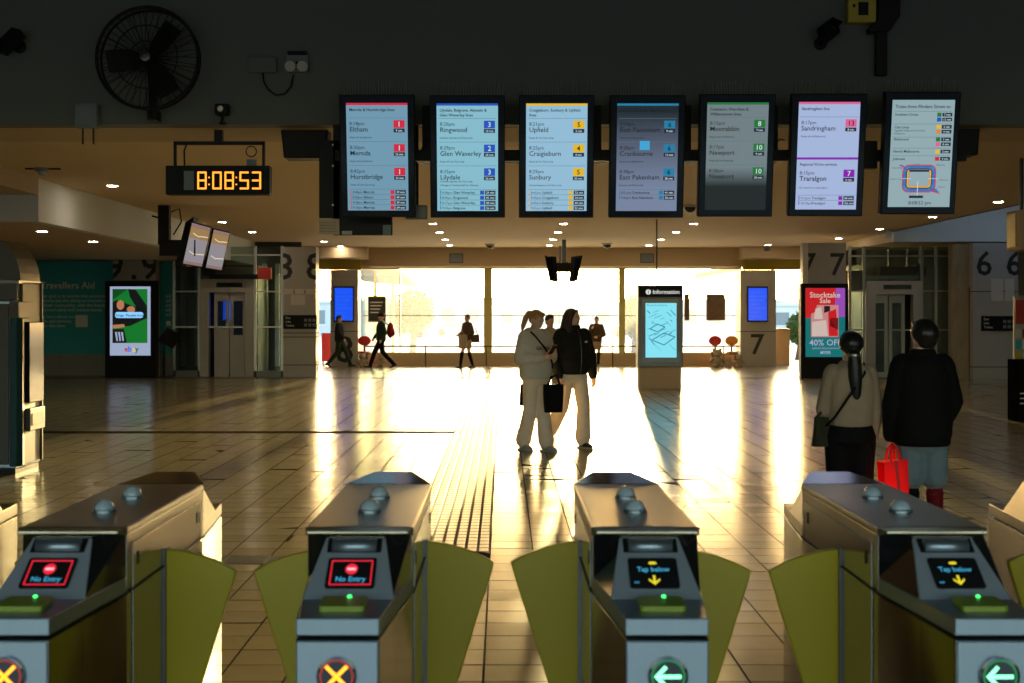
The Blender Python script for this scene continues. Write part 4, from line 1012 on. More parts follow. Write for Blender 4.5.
# clock
d = 13.35
t = thing('digital_clock', 'hanging digital clock with orange numerals', 'clock', W(217.5, 194.5, d))
Kc = d/F
X = lambda px: (px - 217.5)*Kc
Z = lambda py: (194.5 - py)*Kc
B(X(165.5), X(269.5), 0, 0.16, 0, Z(165.5)).build('case', 'black_plastic', t, bevel=0.006)
fc = B(X(182), X(265), -0.004, 0, Z(193), Z(167.5)).build('face', 'black_plastic', t)
B(X(184), X(194), -0.006, -0.004, Z(190), Z(171)).build('blank_digit', 'grey_box', fc)
glow('clock_digit', (1.0, 0.30, 0.02), 1.7)
segs = {'a': ((0, 1), (1, 1)), 'b': ((1, 1), (1, .5)), 'c': ((1, .5), (1, 0)), 'd': ((0, 0), (1, 0)), 'e': ((0, 0), (0, .5)), 'f': ((0, .5), (0, 1)), 'g': ((0, .5), (1, .5))}
dig = {'8': 'abcdefg', '0': 'abcdef', '5': 'afgcd', '3': 'abgcd'}
px = 197.5
for ch in '8:08:53':
    m = MB()
    if ch == ':':
        for py in (177.5, 184.5): m.box(X(px), X(px + 1.4), -0.0062, -0.0045, Z(py + 0.7), Z(py - 0.7))
        m.build('colon', 'clock_digit', fc, kind='stuff'); px += 4
    else:
        for s_ in dig[ch]:
            (a0, b0), (a1, b1) = segs[s_]
            P = lambda a_, b_: Vector((X(px + 0.8 + 7.6*a_), Z(188.5 - 16*b_)))
            p, q = P(a0, b0), P(a1, b1); dd = (q - p).normalized()*0.006
            seg2(m, p - dd, q + dd, 0.0085, -0.006)
        m.build('digit', 'clock_digit', fc); px += 12.2 if ch in '05' else 11
B(X(172), X(263), 0.06, 0.10, Z(144), Z(140.5)).build('yoke_bar', 'black_metal', t)
for px in (172, 261): B(X(px), X(px + 2.6), 0.06, 0.10, Z(166), Z(140.5)).build('yoke_leg', 'black_metal', t)
B(X(213), X(221), 0.05, 0.12, Z(141), Z(124)).build('ceiling_bracket', 'black_metal', t)
MB().tube([(X(183.5), 0.05, Z(166)), (X(183), 0.05, Z(150)), (X(186), 0.05, Z(143))], 0.008, 6).build('cable', 'black_plastic', t)
MB().tube([(X(250.5) + 0.05*math.cos(a), 0.04, Z(151) + 0.05*math.sin(a)) for a in [k*PI/8 for k in range(17)]] , 0.006, 6).build('cable_coil', 'black_plastic', t)
B(X(246), X(255), 0.03, 0.09, Z(166), Z(159)).build('plug', 'grey_box', t)
# fan
d = 12.75
t = thing('wall_fan', 'large black caged wall fan on the dark bulkhead', 'fan', W(149, 59, d))
R = 50.5*d/F; Mx = Matrix.Rotation(PI/2, 4, 'X')
def ring(m, r, y, th, n=48): m.tube([(r*math.cos(2*PI*k/n), y, r*math.sin(2*PI*k/n)) for k in range(n+1)], th, 6)
m = MB(); ring(m, R, -0.06, 0.016); m.build('front_rim', 'black_metal', t, smooth=True)
m = MB(); ring(m, R*0.985, 0.06, 0.012); m.build('rear_rim', 'black_metal', t, smooth=True)
m = MB(); ring(m, R*0.62, -0.115, 0.006); m.build('cage_ring', 'black_metal', t)
m = MB(); ring(m, R*0.3, -0.135, 0.005); m.build('cage_ring', 'black_metal', t)
cg = MB()
for k in range(40):
    a = 2*PI*k/40
    cg.tube([(r*math.cos(a), y, r*math.sin(a)) for r, y in ((0.06, -0.14), (R*0.3, -0.135), (R*0.62, -0.115), (R*0.9, -0.085), (R, -0.06), (R*0.985, 0.06))], 0.0032, 4)
cg.build('cage_wires', 'black_metal', t, kind='stuff')
cg = MB()
for k in range(20):
    a = 2*PI*(k+0.5)/20
    cg.tube([(r*math.cos(a), y, r*math.sin(a)) for r, y in ((0.06, 0.13), (R*0.6, 0.12), (R*0.985, 0.06))], 0.0035, 4)
cg.build('rear_wires', 'black_metal', t, kind='stuff')
MB().lathe([(0.03, 0.0), (0.075, 0.02), (0.085, 0.10), (0.07, 0.22), (0.03, 0.24)], 20, Matrix.Translation((0, 0.15, 0)) @ Mx).build('motor', 'black_metal', t, smooth=True)
MB().lathe([(0.05, 0.0), (0.045, 0.01), (0.02, 0.014)], 20, Matrix.Translation((0.06*0, -0.14, 0)) @ Mx).build('badge', 'steel_dark', t)
for ang in (52, 184, 302):
    a = math.radians(ang); u = Vector((math.cos(a), 0, math.sin(a))); v = Vector((-math.sin(a), 0, math.cos(a)))
    rg_ = []
    for r, w, tw in ((0.06, 0.05, 0.5), (R*0.3, 0.095, 0.45), (R*0.6, 0.105, 0.35), (R*0.82, 0.10, 0.3)):
        e = v*math.cos(tw) + Vector((0, 1, 0))*math.sin(tw); nn = u.cross(e)*0.004; c_ = u*r + Vector((0, -0.02, 0))
        rg_.append([c_ + e*w + nn, c_ - e*w + nn, c_ - e*w - nn, c_ + e*w - nn])
    MB().loft(rg_).build('blade', 'black_metal', t)
MB().tube([(-0.02, 0.16, -0.02), (0.0, 0.12, -R*0.55), (0.005, 0.10, -R*1.16)], [0.045, 0.035, 0.035], 8).build('arm', 'black_metal', t)
B(-0.04, 0.05, 0.08, 0.25, -R*1.18, -R*0.98).build('wall_bracket', 'black_metal', t)
# bulkhead fittings, all fixed to the face at Y = 13
def fit(name, label, cat, px, py): return thing(name, label, cat, W(px, py, 13.0))
k13 = 13/F
t = fit('wall_box', 'grey wall box with two pins under the fan at the left', 'box', 89.5, 117)
B(-11*k13, 11*k13, -0.12, 0, -12*k13, 12*k13).build('case', 'grey_box', t, bevel=0.008); B(-9*k13, 9*k13, -0.126, -0.12, -10*k13, 10*k13).build('lid', 'grey_box', t, bevel=0.003)
for px in (-5, 5.5): B(px*k13-0.006, px*k13+0.006, -0.06, -0.04, -28*k13, -12*k13).build('pin', 'black_metal', t)
t = fit('conduit_box', 'flat pale conduit box beside the emergency light', 'box', 263.5, 65.5)
B(-14*k13, 14*k13, -0.06, 0, -8*k13, 8*k13).build('case', 'bulkhead_paint', t, bevel=0.006); B(-13*k13, 13*k13, -0.066, -0.06, -7*k13, 7*k13).build('lid', 'bulkhead_paint', t, bevel=0.003)
MB().tube([(0.0, -0.03, -8*k13), (0.01, -0.03, -0.16), (0.05, -0.03, -0.23), (0.12, -0.03, -0.28), (0.20, -0.03, -0.27), (0.26, -0.03, -0.20), (0.285, -0.03, -0.09)], 0.008, 6).build('cable', 'black_plastic', t, smooth=True)
t = fit('emergency_light', 'twin emergency light with a hanging cable on the bulkhead', 'light', 298, 64)
B(-11*k13, 11*k13, -0.05, 0, -9*k13, 9*k13).build('back_plate', 'grey_box', t, bevel=0.006)
B(-9*k13, 10*k13, -0.10, -0.05, 8*k13, 11*k13).build('top_bar', 'black_plastic', t)
for sx in (-6, 6): MB().lathe([(0.03, 0), (0.05, 0.05), (0.05, 0.07)], 16, Matrix.Translation((sx*k13, -0.05, -0.02)) @ Matrix.Rotation(PI/2 + 0.3, 4, 'X')).build('lamp_head', 'white_box', t)
MB().lathe([(0.015, 0), (0.012, 0.02)], 10, Matrix.Translation((0, -0.05, 0.0)) @ Mx).build('knob', 'black_plastic', t)
def cctv(label, px, py, rot, long_):
    t = fit('security_camera', label, 'camera', px, py)
    MB().lathe([(0.06, 0), (0.06, 0.02), (0.03, 0.03)], 16, Mx).build('mount', 'black_plastic', t)
    MB().tube([(0, -0.02, 0), (0.01, -0.12, -0.02), (0.02, -0.14, 0.05)], 0.02, 8).build('arm', 'black_plastic', t)
    M_ = Matrix.Translation((0.02, -0.17, 0.06)) @ Euler(rot).to_matrix().to_4x4()
    b_ = MB().box(-0.055, 0.055, -long_, 0.06, -0.05, 0.05, M_).build('body', 'black_plastic', t, bevel=0.01)
    MB().box(-0.065, 0.065, -long_ - 0.04, 0.05, 0.05, 0.06, M_).build('hood', 'black_plastic', b_)
    MB().lathe([(0.035, 0), (0.03, 0.01)], 14, M_ @ Matrix.Translation((0, -long_, 0)) @ Mx).build('lens', 'black_gloss', b_)
    return t
cctv('black security camera at the top left corner', 20, 47, (0.9, 0.3, -0.6), 0.20)
cctv('black security camera above the sandringham screen', 820, 44, (-0.4, 0.2, 0.5), 0.12)
t = fit('small_camera', 'small boxy camera above the digital clock', 'camera', 224, 111)
B(-0.06, 0.06, -0.14, -0.02, -0.05, 0.05).build('body', 'black_plastic', t, bevel=0.01); MB().lathe([(0.03, 0), (0.025, 0.012)], 14, Matrix.Translation((-0.005, -0.14, 0)) @ Mx).build('lens', 'steel', t)
MB().tube([(0, -0.05, -0.05), (-0.015, -0.04, -0.12)], 0.012, 8).build('stem', 'black_plastic', t); B(-0.03, 0.03, -0.08, 0, -0.135, -0.115).build('foot', 'black_plastic', t)
t = fit('projector_bracket', 'black bracket arm with yellow box at the top right', 'bracket', 879, 77)
B(-5.5*k13, 5.5*k13, -0.10, -0.03, 0, 44*k13).build('lower_arm', 'black_metal', t, bevel=0.006)
MB().prism([(-7*k13, -0.14, 43*k13), (7*k13, -0.14, 43*k13), (17*k13, -0.14, 58*k13), (18*k13, -0.14, 90*k13), (-2*k13, -0.14, 90*k13), (-5*k13, -0.14, 55*k13), (-14*k13, -0.14, 46*k13), (-13*k13, -0.14, 41*k13)], (0, 0.12, 0)).build('upper_arm', 'black_metal', t, bevel=0.006)
B(-4*k13, 4*k13, -0.03, 0, 4*k13, 12*k13).build('wall_plate', 'black_metal', t)
yb_ = B(-34*k13, -6*k13, -0.12, 0, 52*k13, 90*k13).build('yellow_box', 'yellow_beam', t, bevel=0.008)
B(-24*k13, -14*k13, -0.126, -0.12, 59*k13, 72*k13).build('socket', 'black_plastic', yb_); B(-29.5*k13, -27*k13, -0.125, -0.12, 67*k13, 70*k13).build('button', 'black_plastic', yb_)
# small ceiling sensors
t = thing('ceiling_sensor', 'small winged ceiling sensor near the left downlight', 'sensor', W(41, 168, 15.9)); t.location.z = 3.54; t.location.y = 18.0; t.location.x = wx(41, 18)
MB().lathe([(0.10, 0), (0.10, -0.02), (0.06, -0.05)], 16).build('base', 'grey_box', t); MB().tube([(-0.2, 0, -0.01), (0.25, 0, -0.012)], 0.012, 6).build('conduit', 'black_plastic', t)
MB().ell((0.02, 0, -0.05), 0.06, 0.06, 0.05).build('dome', 'dome', t, smooth=True)
for lab, px, py in (('black dome camera on the ceiling left of the hanging monitors', 490, 244), ('small dome camera on the ceiling right of the hanging monitors', 607, 243.5), ('dome sensor under the ceiling behind the green-striped screen', 690, 205)):
    d = F*(ZC-CH)/(HY-py); t = thing('dome_camera', lab, 'camera', (wx(px, d), d, ZC))
    MB().lathe([(0.16, 0), (0.16, -0.03), (0.13, -0.045)], 20).build('collar', 'white_box', t); MB().ell((0, 0, -0.04), 0.12, 0.12, 0.11).build('dome', 'black_gloss', t, smooth=True)
t = thing('exit_sign', 'tiny green exit sign on the right ceiling edge', 'sign', (wx(886, 35.5), 35.5, ZC - 0.30))
B(0.0, 0.14, -0.02, 0.02, 0.1, 0.28).build('board', 'grey_box', t); B(0.06, 0.08, -0.01, 0.01, 0.28, 0.30).build('hanger', 'steel_dark', t)
t = thing('exit_sign', 'tiny green exit sign on the ceiling near the blue seven screen', 'sign', (wx(767, 42), 42, ZC - 0.28))
B(-0.08, 0.08, -0.02, 0.02, 0.05, 0.2).build('board', 'grey_box', t); B(-0.01, 0.01, -0.01, 0.01, 0.2, 0.28).build('hanger', 'steel_dark', t)

# hanging advertising screens at the left, seen at an angle
glow('tv_pic_warm', (0.50, 0.30, 0.12), 0.55); glow('tv_pic_pale', (0.46, 0.42, 0.46), 0.50); glow('tv_pic_pink', (0.42, 0.27, 0.25), 0.5); glow('tv_line', (0.9, 0.75, 0.5), 0.8)
d = 27.5
t = thing('hanging_monitor_cluster', 'ceiling-hung cluster with two tilted bright advertising screens at the left', 'monitor', (wx(166, d), d, ZC))
k27 = d/F
z0 = lambda py: wz(py, d) - ZC
X = lambda px: (px - 166)*k27
B(X(159), X(170), -0.1, 0.1, z0(245), 0).build('drop_column', 'black_metal', t, bevel=0.01)
B(X(160), X(196), -0.06, 0.06, z0(256), z0(240)).build('arm', 'black_metal', t)
MB().tube([(X(152), 0, z0(216)), (X(160), 0, z0(218))], 0.02, 6).build('camera_stub', 'black_metal', t)
MB().tube([(X(172), -0.05, z0(212)), (X(180), -0.05, z0(209)), (X(182), -0.05, z0(222)), (X(174), -0.05, z0(235))], 0.015, 6).build('cable', 'black_plastic', t)
MB().hexa([(X(174), 0.1, z0(265)), (X(184.5), 0.12, z0(266)), (X(186), 0.5, z0(266)), (X(174), 0.5, z0(265)), (X(184), 0.1, z0(222)), (X(192), 0.15, z0(216)), (X(193), 0.5, z0(216)), (X(184), 0.5, z0(222))]).build('back_shell', 'black_plastic', t)
def quad_screen(p, name):
    """p: four (px, py, depth offset) corners tl, tr, br, bl"""
    P = [Vector((X(a), c, z0(b))) for a, b, c in p]
    n_ = (P[1]-P[0]).cross(P[3]-P[0]).normalized()
    if n_.y > 0: n_ = -n_
    o_ = MB().prism([q - n_*0.01 for q in P], -n_*0.05).build(name, 'black_plastic', t)
    L = lambda u, v: (P[0]*(1-u) + P[1]*u)*(1-v) + (P[3]*(1-u) + P[2]*u)*v
    for i, (v0, v1, m_) in enumerate(((0.03, 0.12, 'tv_pic_pink'), (0.12, 0.36, 'tv_pic_warm'), (0.36, 0.90, 'tv_pic_pale'), (0.90, 0.97, 'tv_pic_pink'))):
        MB().poly([L(0.05, v0), L(0.95, v0), L(0.95, v1), L(0.05, v1)]).build('picture_band', m_, o_)
    m_ = MB(); e = n_*0.004
    for c0 in (0.24, 0.66):
        pp = [(0.2, c0), (0.45, c0 + 0.05), (0.7, c0 + 0.03), (0.92, c0 + 0.02)]
        for (u0, v0), (u1, v1) in zip(pp, pp[1:]): m_.poly([L(u0, v0) + e, L(u1, v1) + e, L(u1, v1 + 0.02) + e, L(u0, v0 + 0.02) + e])
    m_.build('picture_lines', 'tv_line', o_, kind='stuff')
quad_screen([(192.5, 221.5, -0.10), (210.5, 226.5, 0.15), (202, 268, 0.05), (184, 265, -0.20)], 'screen')
quad_screen([(211.5, 227.5, 0.17), (227, 231, 0.40), (219, 271, 0.30), (204, 268.5, 0.07)], 'screen')
# hanging dark monitors in the middle
d = 40.0
t = thing('hanging_monitor_cluster', 'ceiling-hung cluster of dark monitors in front of the far windows', 'monitor', (wx(563.5, d), d, ZC))
X = lambda px: (px - 563.5)*d/F
z0 = lambda py: wz(py, d) - ZC
B(X(562), X(566), -0.06, 0.06, z0(264), 0).build('drop_column', 'steel_dark', t); B(X(559), X(561), -0.04, 0.04, z0(262), z0(246)).build('conduit', 'steel_dark', t)
B(X(554), X(573), -0.10, 0.10, z0(272), z0(263)).build('arm', 'black_metal', t)
for s in (-1, 1):
    a = [(563.5 + s*11, 257, -0.25), (563.5 + s*19, 255.5, -0.05), (563.5 + s*14, 281, 0.0), (563.5 + s*9, 282, -0.2)]
    P = [Vector((X(p), c, z0(q))) for p, q, c in a]
    o_ = MB().prism(P, (-s*0.10, 0.12, 0.0)).build('monitor', 'black_plastic', t)
    MB().prism([p + Vector((0, -0.012, 0)) for p in (P[0]*0.9 + P[2]*0.1, P[1]*0.9 + P[3]*0.1, P[2]*0.9 + P[0]*0.1, P[3]*0.9 + P[1]*0.1)], (0, 0.008, 0)).build('screen', 'screen_glass', o_)
    MB().box(X(563.5 + s*4)-0.02, X(563.5 + s*4)+0.02, 0.1, 0.5, z0(280), z0(262)).build('rear_monitor', 'black_plastic', t)

# ================================================================ people
BAKE = []
def organic(m, name, material, parent, vox, it=4):
    o = m.build(name, material, parent, smooth=True)
    r = o.modifiers.new('remesh', 'REMESH'); r.mode = 'VOXEL'; r.voxel_size = vox; r.use_smooth_shade = True
    s = o.modifiers.new('smooth', 'SMOOTH'); s.iterations = it; s.factor = 0.5
    BAKE.append(o)
    return o
mat('skin', (0.66, 0.41, 0.29), 0.5, var=0.05, scale=20)
mat('lip', (0.35, 0.12, 0.10), 0.5); mat('eye_dark', (0.02, 0.015, 0.01), 0.2)
mat('hair_black', (0.010, 0.009, 0.008), 0.4, var=0.3, scale=30, stretch=(1, 1, 0.1)); mat('hair_brown', (0.045, 0.022, 0.012), 0.45, var=0.3, scale=30); mat('hair_blond', (0.42, 0.22, 0.08), 0.45, var=0.3, scale=40)
for nm, c in (('hoodie_grey', (0.62, 0.57, 0.50)), ('puffer_black', (0.018, 0.018, 0.016)), ('cream_cloth', (0.86, 0.70, 0.54)), ('tan_cloth', (0.42, 0.33, 0.23)), ('black_cloth', (0.005, 0.005, 0.005)), ('denim', (0.16, 0.21, 0.23)),
              ('navy_cloth', (0.020, 0.024, 0.032)), ('green_cloth', (0.03, 0.05, 0.03)), ('brown_cloth', (0.10, 0.06, 0.04)), ('red_cloth', (0.30, 0.015, 0.015)), ('beige_jacket', (0.34, 0.25, 0.17)), ('olive_bag', (0.035, 0.035, 0.018)), ('red_sock', (0.16, 0.01, 0.012))):
    mat(nm, c, 0.8, var=0.15, scale=12, bump=0.25, bscale=40, spec=0.15)
mat('red_bag', (0.85, 0.012, 0.02), 0.5, var=0.06)
_n = MATS['red_bag'].node_tree.nodes; _l = MATS['red_bag'].node_tree.links
_tr = _n.new('ShaderNodeBsdfTranslucent'); _tr.inputs[0].default_value = (0.95, 0.02, 0.03, 1)
_mx = _n.new('ShaderNodeMixShader'); _mx.inputs[0].default_value = 0.5
_l.new(_n['Principled BSDF'].outputs[0], _mx.inputs[1]); _l.new(_tr.outputs[0], _mx.inputs[2]); _l.new(_mx.outputs[0], _n['Material Output'].inputs[0])
mat('shoe_dark', (0.02, 0.018, 0.016), 0.5); mat('shoe_grey', (0.35, 0.34, 0.32), 0.6); mat('white_print', (0.7, 0.7, 0.68), 0.6)

V3 = Vector
def rings_z(prof, n=20, quilt=0.0, per=0.085):
    """profile rows (z, rx, ry, cx, cy) -> smooth rings"""
    rows = []
    for a, b in zip(prof, prof[1:]):
        k = max(1, int(abs(b[0]-a[0])/0.02))
        for i in range(k): rows.append([a[j] + (b[j]-a[j])*i/k for j in range(5)])
    rows.append(list(prof[-1]))
    out = []
    for z, rx, ry, cx_, cy_ in rows:
        q = 1 + quilt*(abs(math.sin(PI*z/per))**0.6 - 0.6)
        out.append([V3((cx_ + rx*q*math.copysign(abs(math.cos(t))**0.85, math.cos(t)), cy_ + ry*q*math.copysign(abs(math.sin(t))**0.85, math.sin(t)), z)) for t in [2*PI*k/n for k in range(n)]])
    return out
def limb(m, pts, radii, n=12, quilt=0.0):
    P = [V3(p) for p in pts]; pp, rr = [], []
    for i in range(len(P)-1):
        k = max(2, int((P[i+1]-P[i]).length/0.03))
        for j in range(k):
            f = j/k; pp.append(P[i].lerp(P[i+1], f)); rr.append((radii[i]*(1-f) + radii[i+1]*f)*(1 + quilt*(abs(math.sin(PI*(j + 0.5)*0.03/0.085))**0.6 - 0.6)))
    pp.append(P[-1]); rr.append(radii[-1])
    m.tube(pp, rr, n)
    for i in range(len(P)):
        m.ell(P[i], radii[i]*0.98, radii[i]*0.98, radii[i]*0.98, 10, 6)
def hand(m, wrist, u, nrm, thumb, curl=0.5):
    u = V3(u).normalized(); nrm = V3(nrm); nrm = (nrm - u*nrm.dot(u)).normalized(); v = u.cross(nrm)*thumb
    w = V3(wrist)
    m.tube([w - u*0.02, w + u*0.02, w + u*0.055, w + u*0.088], [0.026, 0.03, 0.034, 0.032], 10)
    for i, L in enumerate((0.062, 0.072, 0.068, 0.052)):
        b = w + u*0.082 + v*(0.030 - 0.020*i)
        c1, c2 = curl*0.8 + 0.05*i, curl*1.9 + 0.1*i
        p1 = b + (u*math.cos(c1) + nrm*math.sin(c1))*L*0.5
        m.tube([b - u*0.01, b, p1, p1 + (u*math.cos(c2) + nrm*math.sin(c2))*L*0.5], [0.009, 0.009, 0.0085, 0.0065], 8)
    b = w + u*0.03 + v*0.030
    p1 = b + (u*0.55 + v*0.6 + nrm*0.35).normalized()*0.035
    m.tube([b - v*0.01, b, p1, p1 + (u*0.8 + v*0.1 + nrm*0.45).normalized()*0.03], [0.012, 0.011, 0.0095, 0.007], 8)

def person(label, loc, rz, scale, legs, arms, top, bottom, hair, shoes, head=(0, 0), vox=0.011, bare=(), socks=None, extra=None):
    """canonical 1.70 m figure facing -Y; legs/arms = {-1: (...), 1: (...)} by side, +1 is the figure's left"""
    t = thing('person', label, 'person', loc, rz); t.scale = (scale,)*3
    m = MB()
    m.loft(rings_z([(0.84, 0.10, 0.09, 0, 0), (0.90, 0.160, 0.115, 0, 0.005), (1.03, 0.130, 0.095, 0, 0), (1.15, 0.140, 0.10, 0, 0), (1.28, 0.158, 0.108, 0, 0), (1.37, 0.160, 0.09, 0, 0.01), (1.42, 0.10, 0.07, 0, 0.015), (1.45, 0.06, 0.058, 0, 0.012), (1.52, 0.052, 0.055, 0, 0.0)]))
    for s in (-1, 1):
        hip, knee, ank, toe = legs[s]
        limb(m, [hip, knee, ank], [0.082, 0.054, 0.036])
        td = V3(toe).normalized()
        a = V3(ank); m.tube([a + V3((0, 0, -0.02)) - td*0.04, a + td*0.06 + V3((0, 0, -0.035)), a + td*0.15 + V3((0, 0, -0.05))], [0.034, 0.036, 0.022], 10)
        sh, el, wr, hn = arms[s]
        limb(m, [sh, el, wr], [0.048, 0.038, 0.026])
        hand(m, wr, hn[0], hn[1], hn[2], hn[3])
    Hd = Matrix.Translation((0, 0.005, 1.50)) @ Matrix.Rotation(head[0], 4, 'Z') @ Matrix.Rotation(head[1], 4, 'X')
    m.ell((0, 0.008, 0.100), 0.073, 0.092, 0.098, 16, 10, Hd); m.ell((0, -0.022, 0.055), 0.056, 0.066, 0.066, 14, 8, Hd)
    m.ell((0, -0.055, 0.020), 0.030, 0.028, 0.022, 10, 6, Hd)                           # chin
    m.tube([(0, -0.078, 0.100), (0, -0.098, 0.068), (0, -0.080, 0.058)], [0.009, 0.014, 0.010], 8, M=Hd)   # nose
    for s in (-1, 1):
        m.ell((s*0.074, 0.012, 0.082), 0.010, 0.020, 0.030, 8, 6, Hd); m.ell((s*0.032, -0.072, 0.108), 0.020, 0.012, 0.007, 8, 6, Hd)
    body = organic(m, 'body', 'skin', t, vox*0.75, 3)
    if vox < 0.015:
        for s in (-1, 1): MB().ell((s*0.031, -0.0815, 0.092), 0.012, 0.006, 0.006, 8, 6, Hd).build('eye', 'eye_dark', t, smooth=True)
        MB().ell((0, -0.0845, 0.036), 0.022, 0.006, 0.006, 8, 6, Hd).build('mouth', 'lip', t, smooth=True)
    # bottom garment
    m = MB()
    m.loft(rings_z(bottom['waist']))
    for s in (-1, 1):
        hip, knee, ank, toe = legs[s]; hip, knee, ank = V3(hip), V3(knee), V3(ank)
        r = bottom['r']; stop = bottom.get('stop', 1.0)
        if stop >= 1: limb(m, [hip, knee, knee.lerp(ank, 0.55), ank + V3((0, 0, bottom.get('hem', 0.0)))], r, 14)
        else: limb(m, [hip, hip.lerp(knee, 0.5), hip.lerp(knee, stop)], r, 14)
    organic(m, bottom['name'], bottom['mat'], t, vox, 4)
    # top garment
    m = MB(); q = top.get('quilt', 0.0)
    m.loft(rings_z(top['prof'], 22, q))
    for s in (-1, 1):
        sh, el, wr, hn = arms[s]; el, wr = V3(el), V3(wr)
        limb(m, [V3(sh) + V3((-s*0.02, 0, 0)), el, el.lerp(wr, top.get('cuff', 0.94))], top['r'], 14, q)
    if top.get('hood'): m.ell((0, 0.09, 1.42), 0.12, 0.075, 0.075, 14, 8); m.tube([(0.09*math.cos(a), 0.03 - 0.095*math.sin(a), 1.44 - 0.03*math.sin(a)) for a in [k*PI/8 for k in range(9)]], 0.03, 8)
    if top.get('collar'): m.loft(rings_z([(1.42, 0.095, 0.09, 0, 0.01), (1.50, 0.085, 0.085, 0, 0.0)]))
    g = organic(m, top['name'], top['mat'], t, vox, 2 if q else 4)
    # shoes
    for s in (-1, 1):
        hip, knee, ank, toe = legs[s]; a = V3(ank); td = V3(toe).normalized(); sd = td.cross(V3((0, 0, 1))).normalized(); up = sd.cross(td)
        M_ = Matrix((( td.x, sd.x, up.x, a.x), (td.y, sd.y, up.y, a.y), (td.z, sd.z, up.z, a.z), (0, 0, 0, 1)))
        sm = MB()
        sm.tube([(-0.075, 0, -0.045), (-0.05, 0, -0.035), (0.0, 0, -0.03), (0.07, 0, -0.042), (0.13, 0, -0.052), (0.175, 0, -0.060)], [(0.02, 0.02), (0.036, 0.045), (0.042, 0.050), (0.046, 0.036), (0.042, 0.026), (0.018, 0.012)], 12, M=M_)
        if bottom.get('boots'): sm.tube([(0, 0, -0.03), (-0.01, 0, 0.10)], [0.045, 0.052], 12, M=M_)
        o = organic(sm, 'shoe', shoes[s] if isinstance(shoes, dict) else shoes, t, 0.009 if vox < 0.015 else 0.014, 2)
        so_ = MB().prism([M_ @ V3(p) for p in ((-0.085, -0.030, -0.085), (-0.06, -0.040, -0.085), (0.10, -0.046, -0.085), (0.165, -0.030, -0.085), (0.182, 0, -0.085), (0.165, 0.030, -0.085), (0.10, 0.046, -0.085), (-0.06, 0.040, -0.085), (-0.085, 0.030, -0.085))], M_.to_3x3() @ V3((0, 0, 0.02))).build('sole', 'shoe_grey' if vox < 0.015 else 'shoe_dark', o)
        if socks: 
            sk = MB(); limb(sk, [a, V3(ank).lerp(V3(knee), 0.93)], [0.045, 0.064]); sk.build('sock', socks[s], t, smooth=True)
    # hair
    m = MB()
    kind, hm = hair[:2]
    if kind == 'short':
        q = hair[2] if len(hair) > 2 else 1.0
        m.ell((0, 0.022, 0.122), 0.084*q, 0.096*q, 0.092, 16, 10, Hd); m.ell((0, -0.04, 0.175), 0.06*q, 0.05, 0.035, 12, 8, Hd); m.ell((0, 0.06, 0.07), 0.066*q, 0.05, 0.06, 12, 8, Hd)
        if q > 1: m.ell((0, 0.01, 0.15), 0.088, 0.092, 0.078, 14, 8, Hd)
    elif kind == 'cap':
        m.ell((0, 0.012, 0.135), 0.084, 0.102, 0.080, 16, 10, Hd); m.ell((0, -0.09, 0.130), 0.06, 0.07, 0.012, 14, 6, Hd)
    elif kind == 'bun' or kind.startswith('pony'):
        g_ = 1.18 if kind == 'ponylong' else 1.0
        m.ell((0, 0.020, 0.118), 0.081*g_, 0.096*g_, 0.090, 16, 10, Hd); m.ell((0, -0.045, 0.168), 0.058, 0.045, 0.030, 12, 8, Hd); m.ell((0, 0.055, 0.08), 0.068, 0.05, 0.06, 12, 8, Hd)
        if kind == 'pony':
            m.tube([(0, 0.095, 0.15), (0, 0.135, 0.14), (-0.02, 0.155, 0.06), (-0.04, 0.15, -0.04), (-0.05, 0.14, -0.10)], [0.022, 0.032, 0.036, 0.030, 0.010], 10, M=Hd)
        if kind == 'ponylong':
            m.tube([(0, 0.09, 0.06), (0, 0.125, 0.05), (-0.005, 0.145, -0.03), (-0.01, 0.155, -0.14), (-0.015, 0.165, -0.26), (-0.02, 0.165, -0.36)], [0.034, 0.045, 0.052, 0.054, 0.045, 0.014], 12, M=Hd)
    elif kind == 'long':
        m.ell((0, 0.022, 0.115), 0.084, 0.098, 0.094, 16, 10, Hd)
        for s in (-1, 1):
            m.tube([(s*0.045, -0.030, 0.185), (s*0.076, -0.012, 0.12), (s*0.082, 0.0, 0.03), (s*0.105, -0.005, -0.06), (s*0.115, -0.025, -0.16), (s*0.105, -0.035, -0.24)], [0.022, 0.030, 0.034, 0.036, 0.032, 0.010], 10, M=Hd)
        m.tube([(0, 0.07, 0.12), (0, 0.085, 0.02), (0, 0.10, -0.08), (-0.02, 0.12, -0.20), (-0.02, 0.12, -0.27)], [0.06, 0.07, 0.085, 0.07, 0.02], 14, M=Hd)
    organic(m, 'cap' if kind == 'cap' else 'hair', hm, t, vox*0.8, 2)
    if kind == 'ponylong': MB().lathe([(0.046, -0.012), (0.05, 0), (0.046, 0.012)], 14, Hd @ Matrix.Translation((0, 0.128, 0.045))).build('hair_clip', 'steel', t)
    if extra: extra(t, Hd)
    return t
def legset(l, r): return {1: l, -1: r}
WAIST = [(0.80, 0.11, 0.10, 0, 0.0), (0.86, 0.178, 0.135, 0, 0.01), (0.94, 0.172, 0.128, 0, 0.008), (1.02, 0.145, 0.108, 0, 0)]
D1 = 17.1
def at(px, d): return (wx(px, d), d, 0)

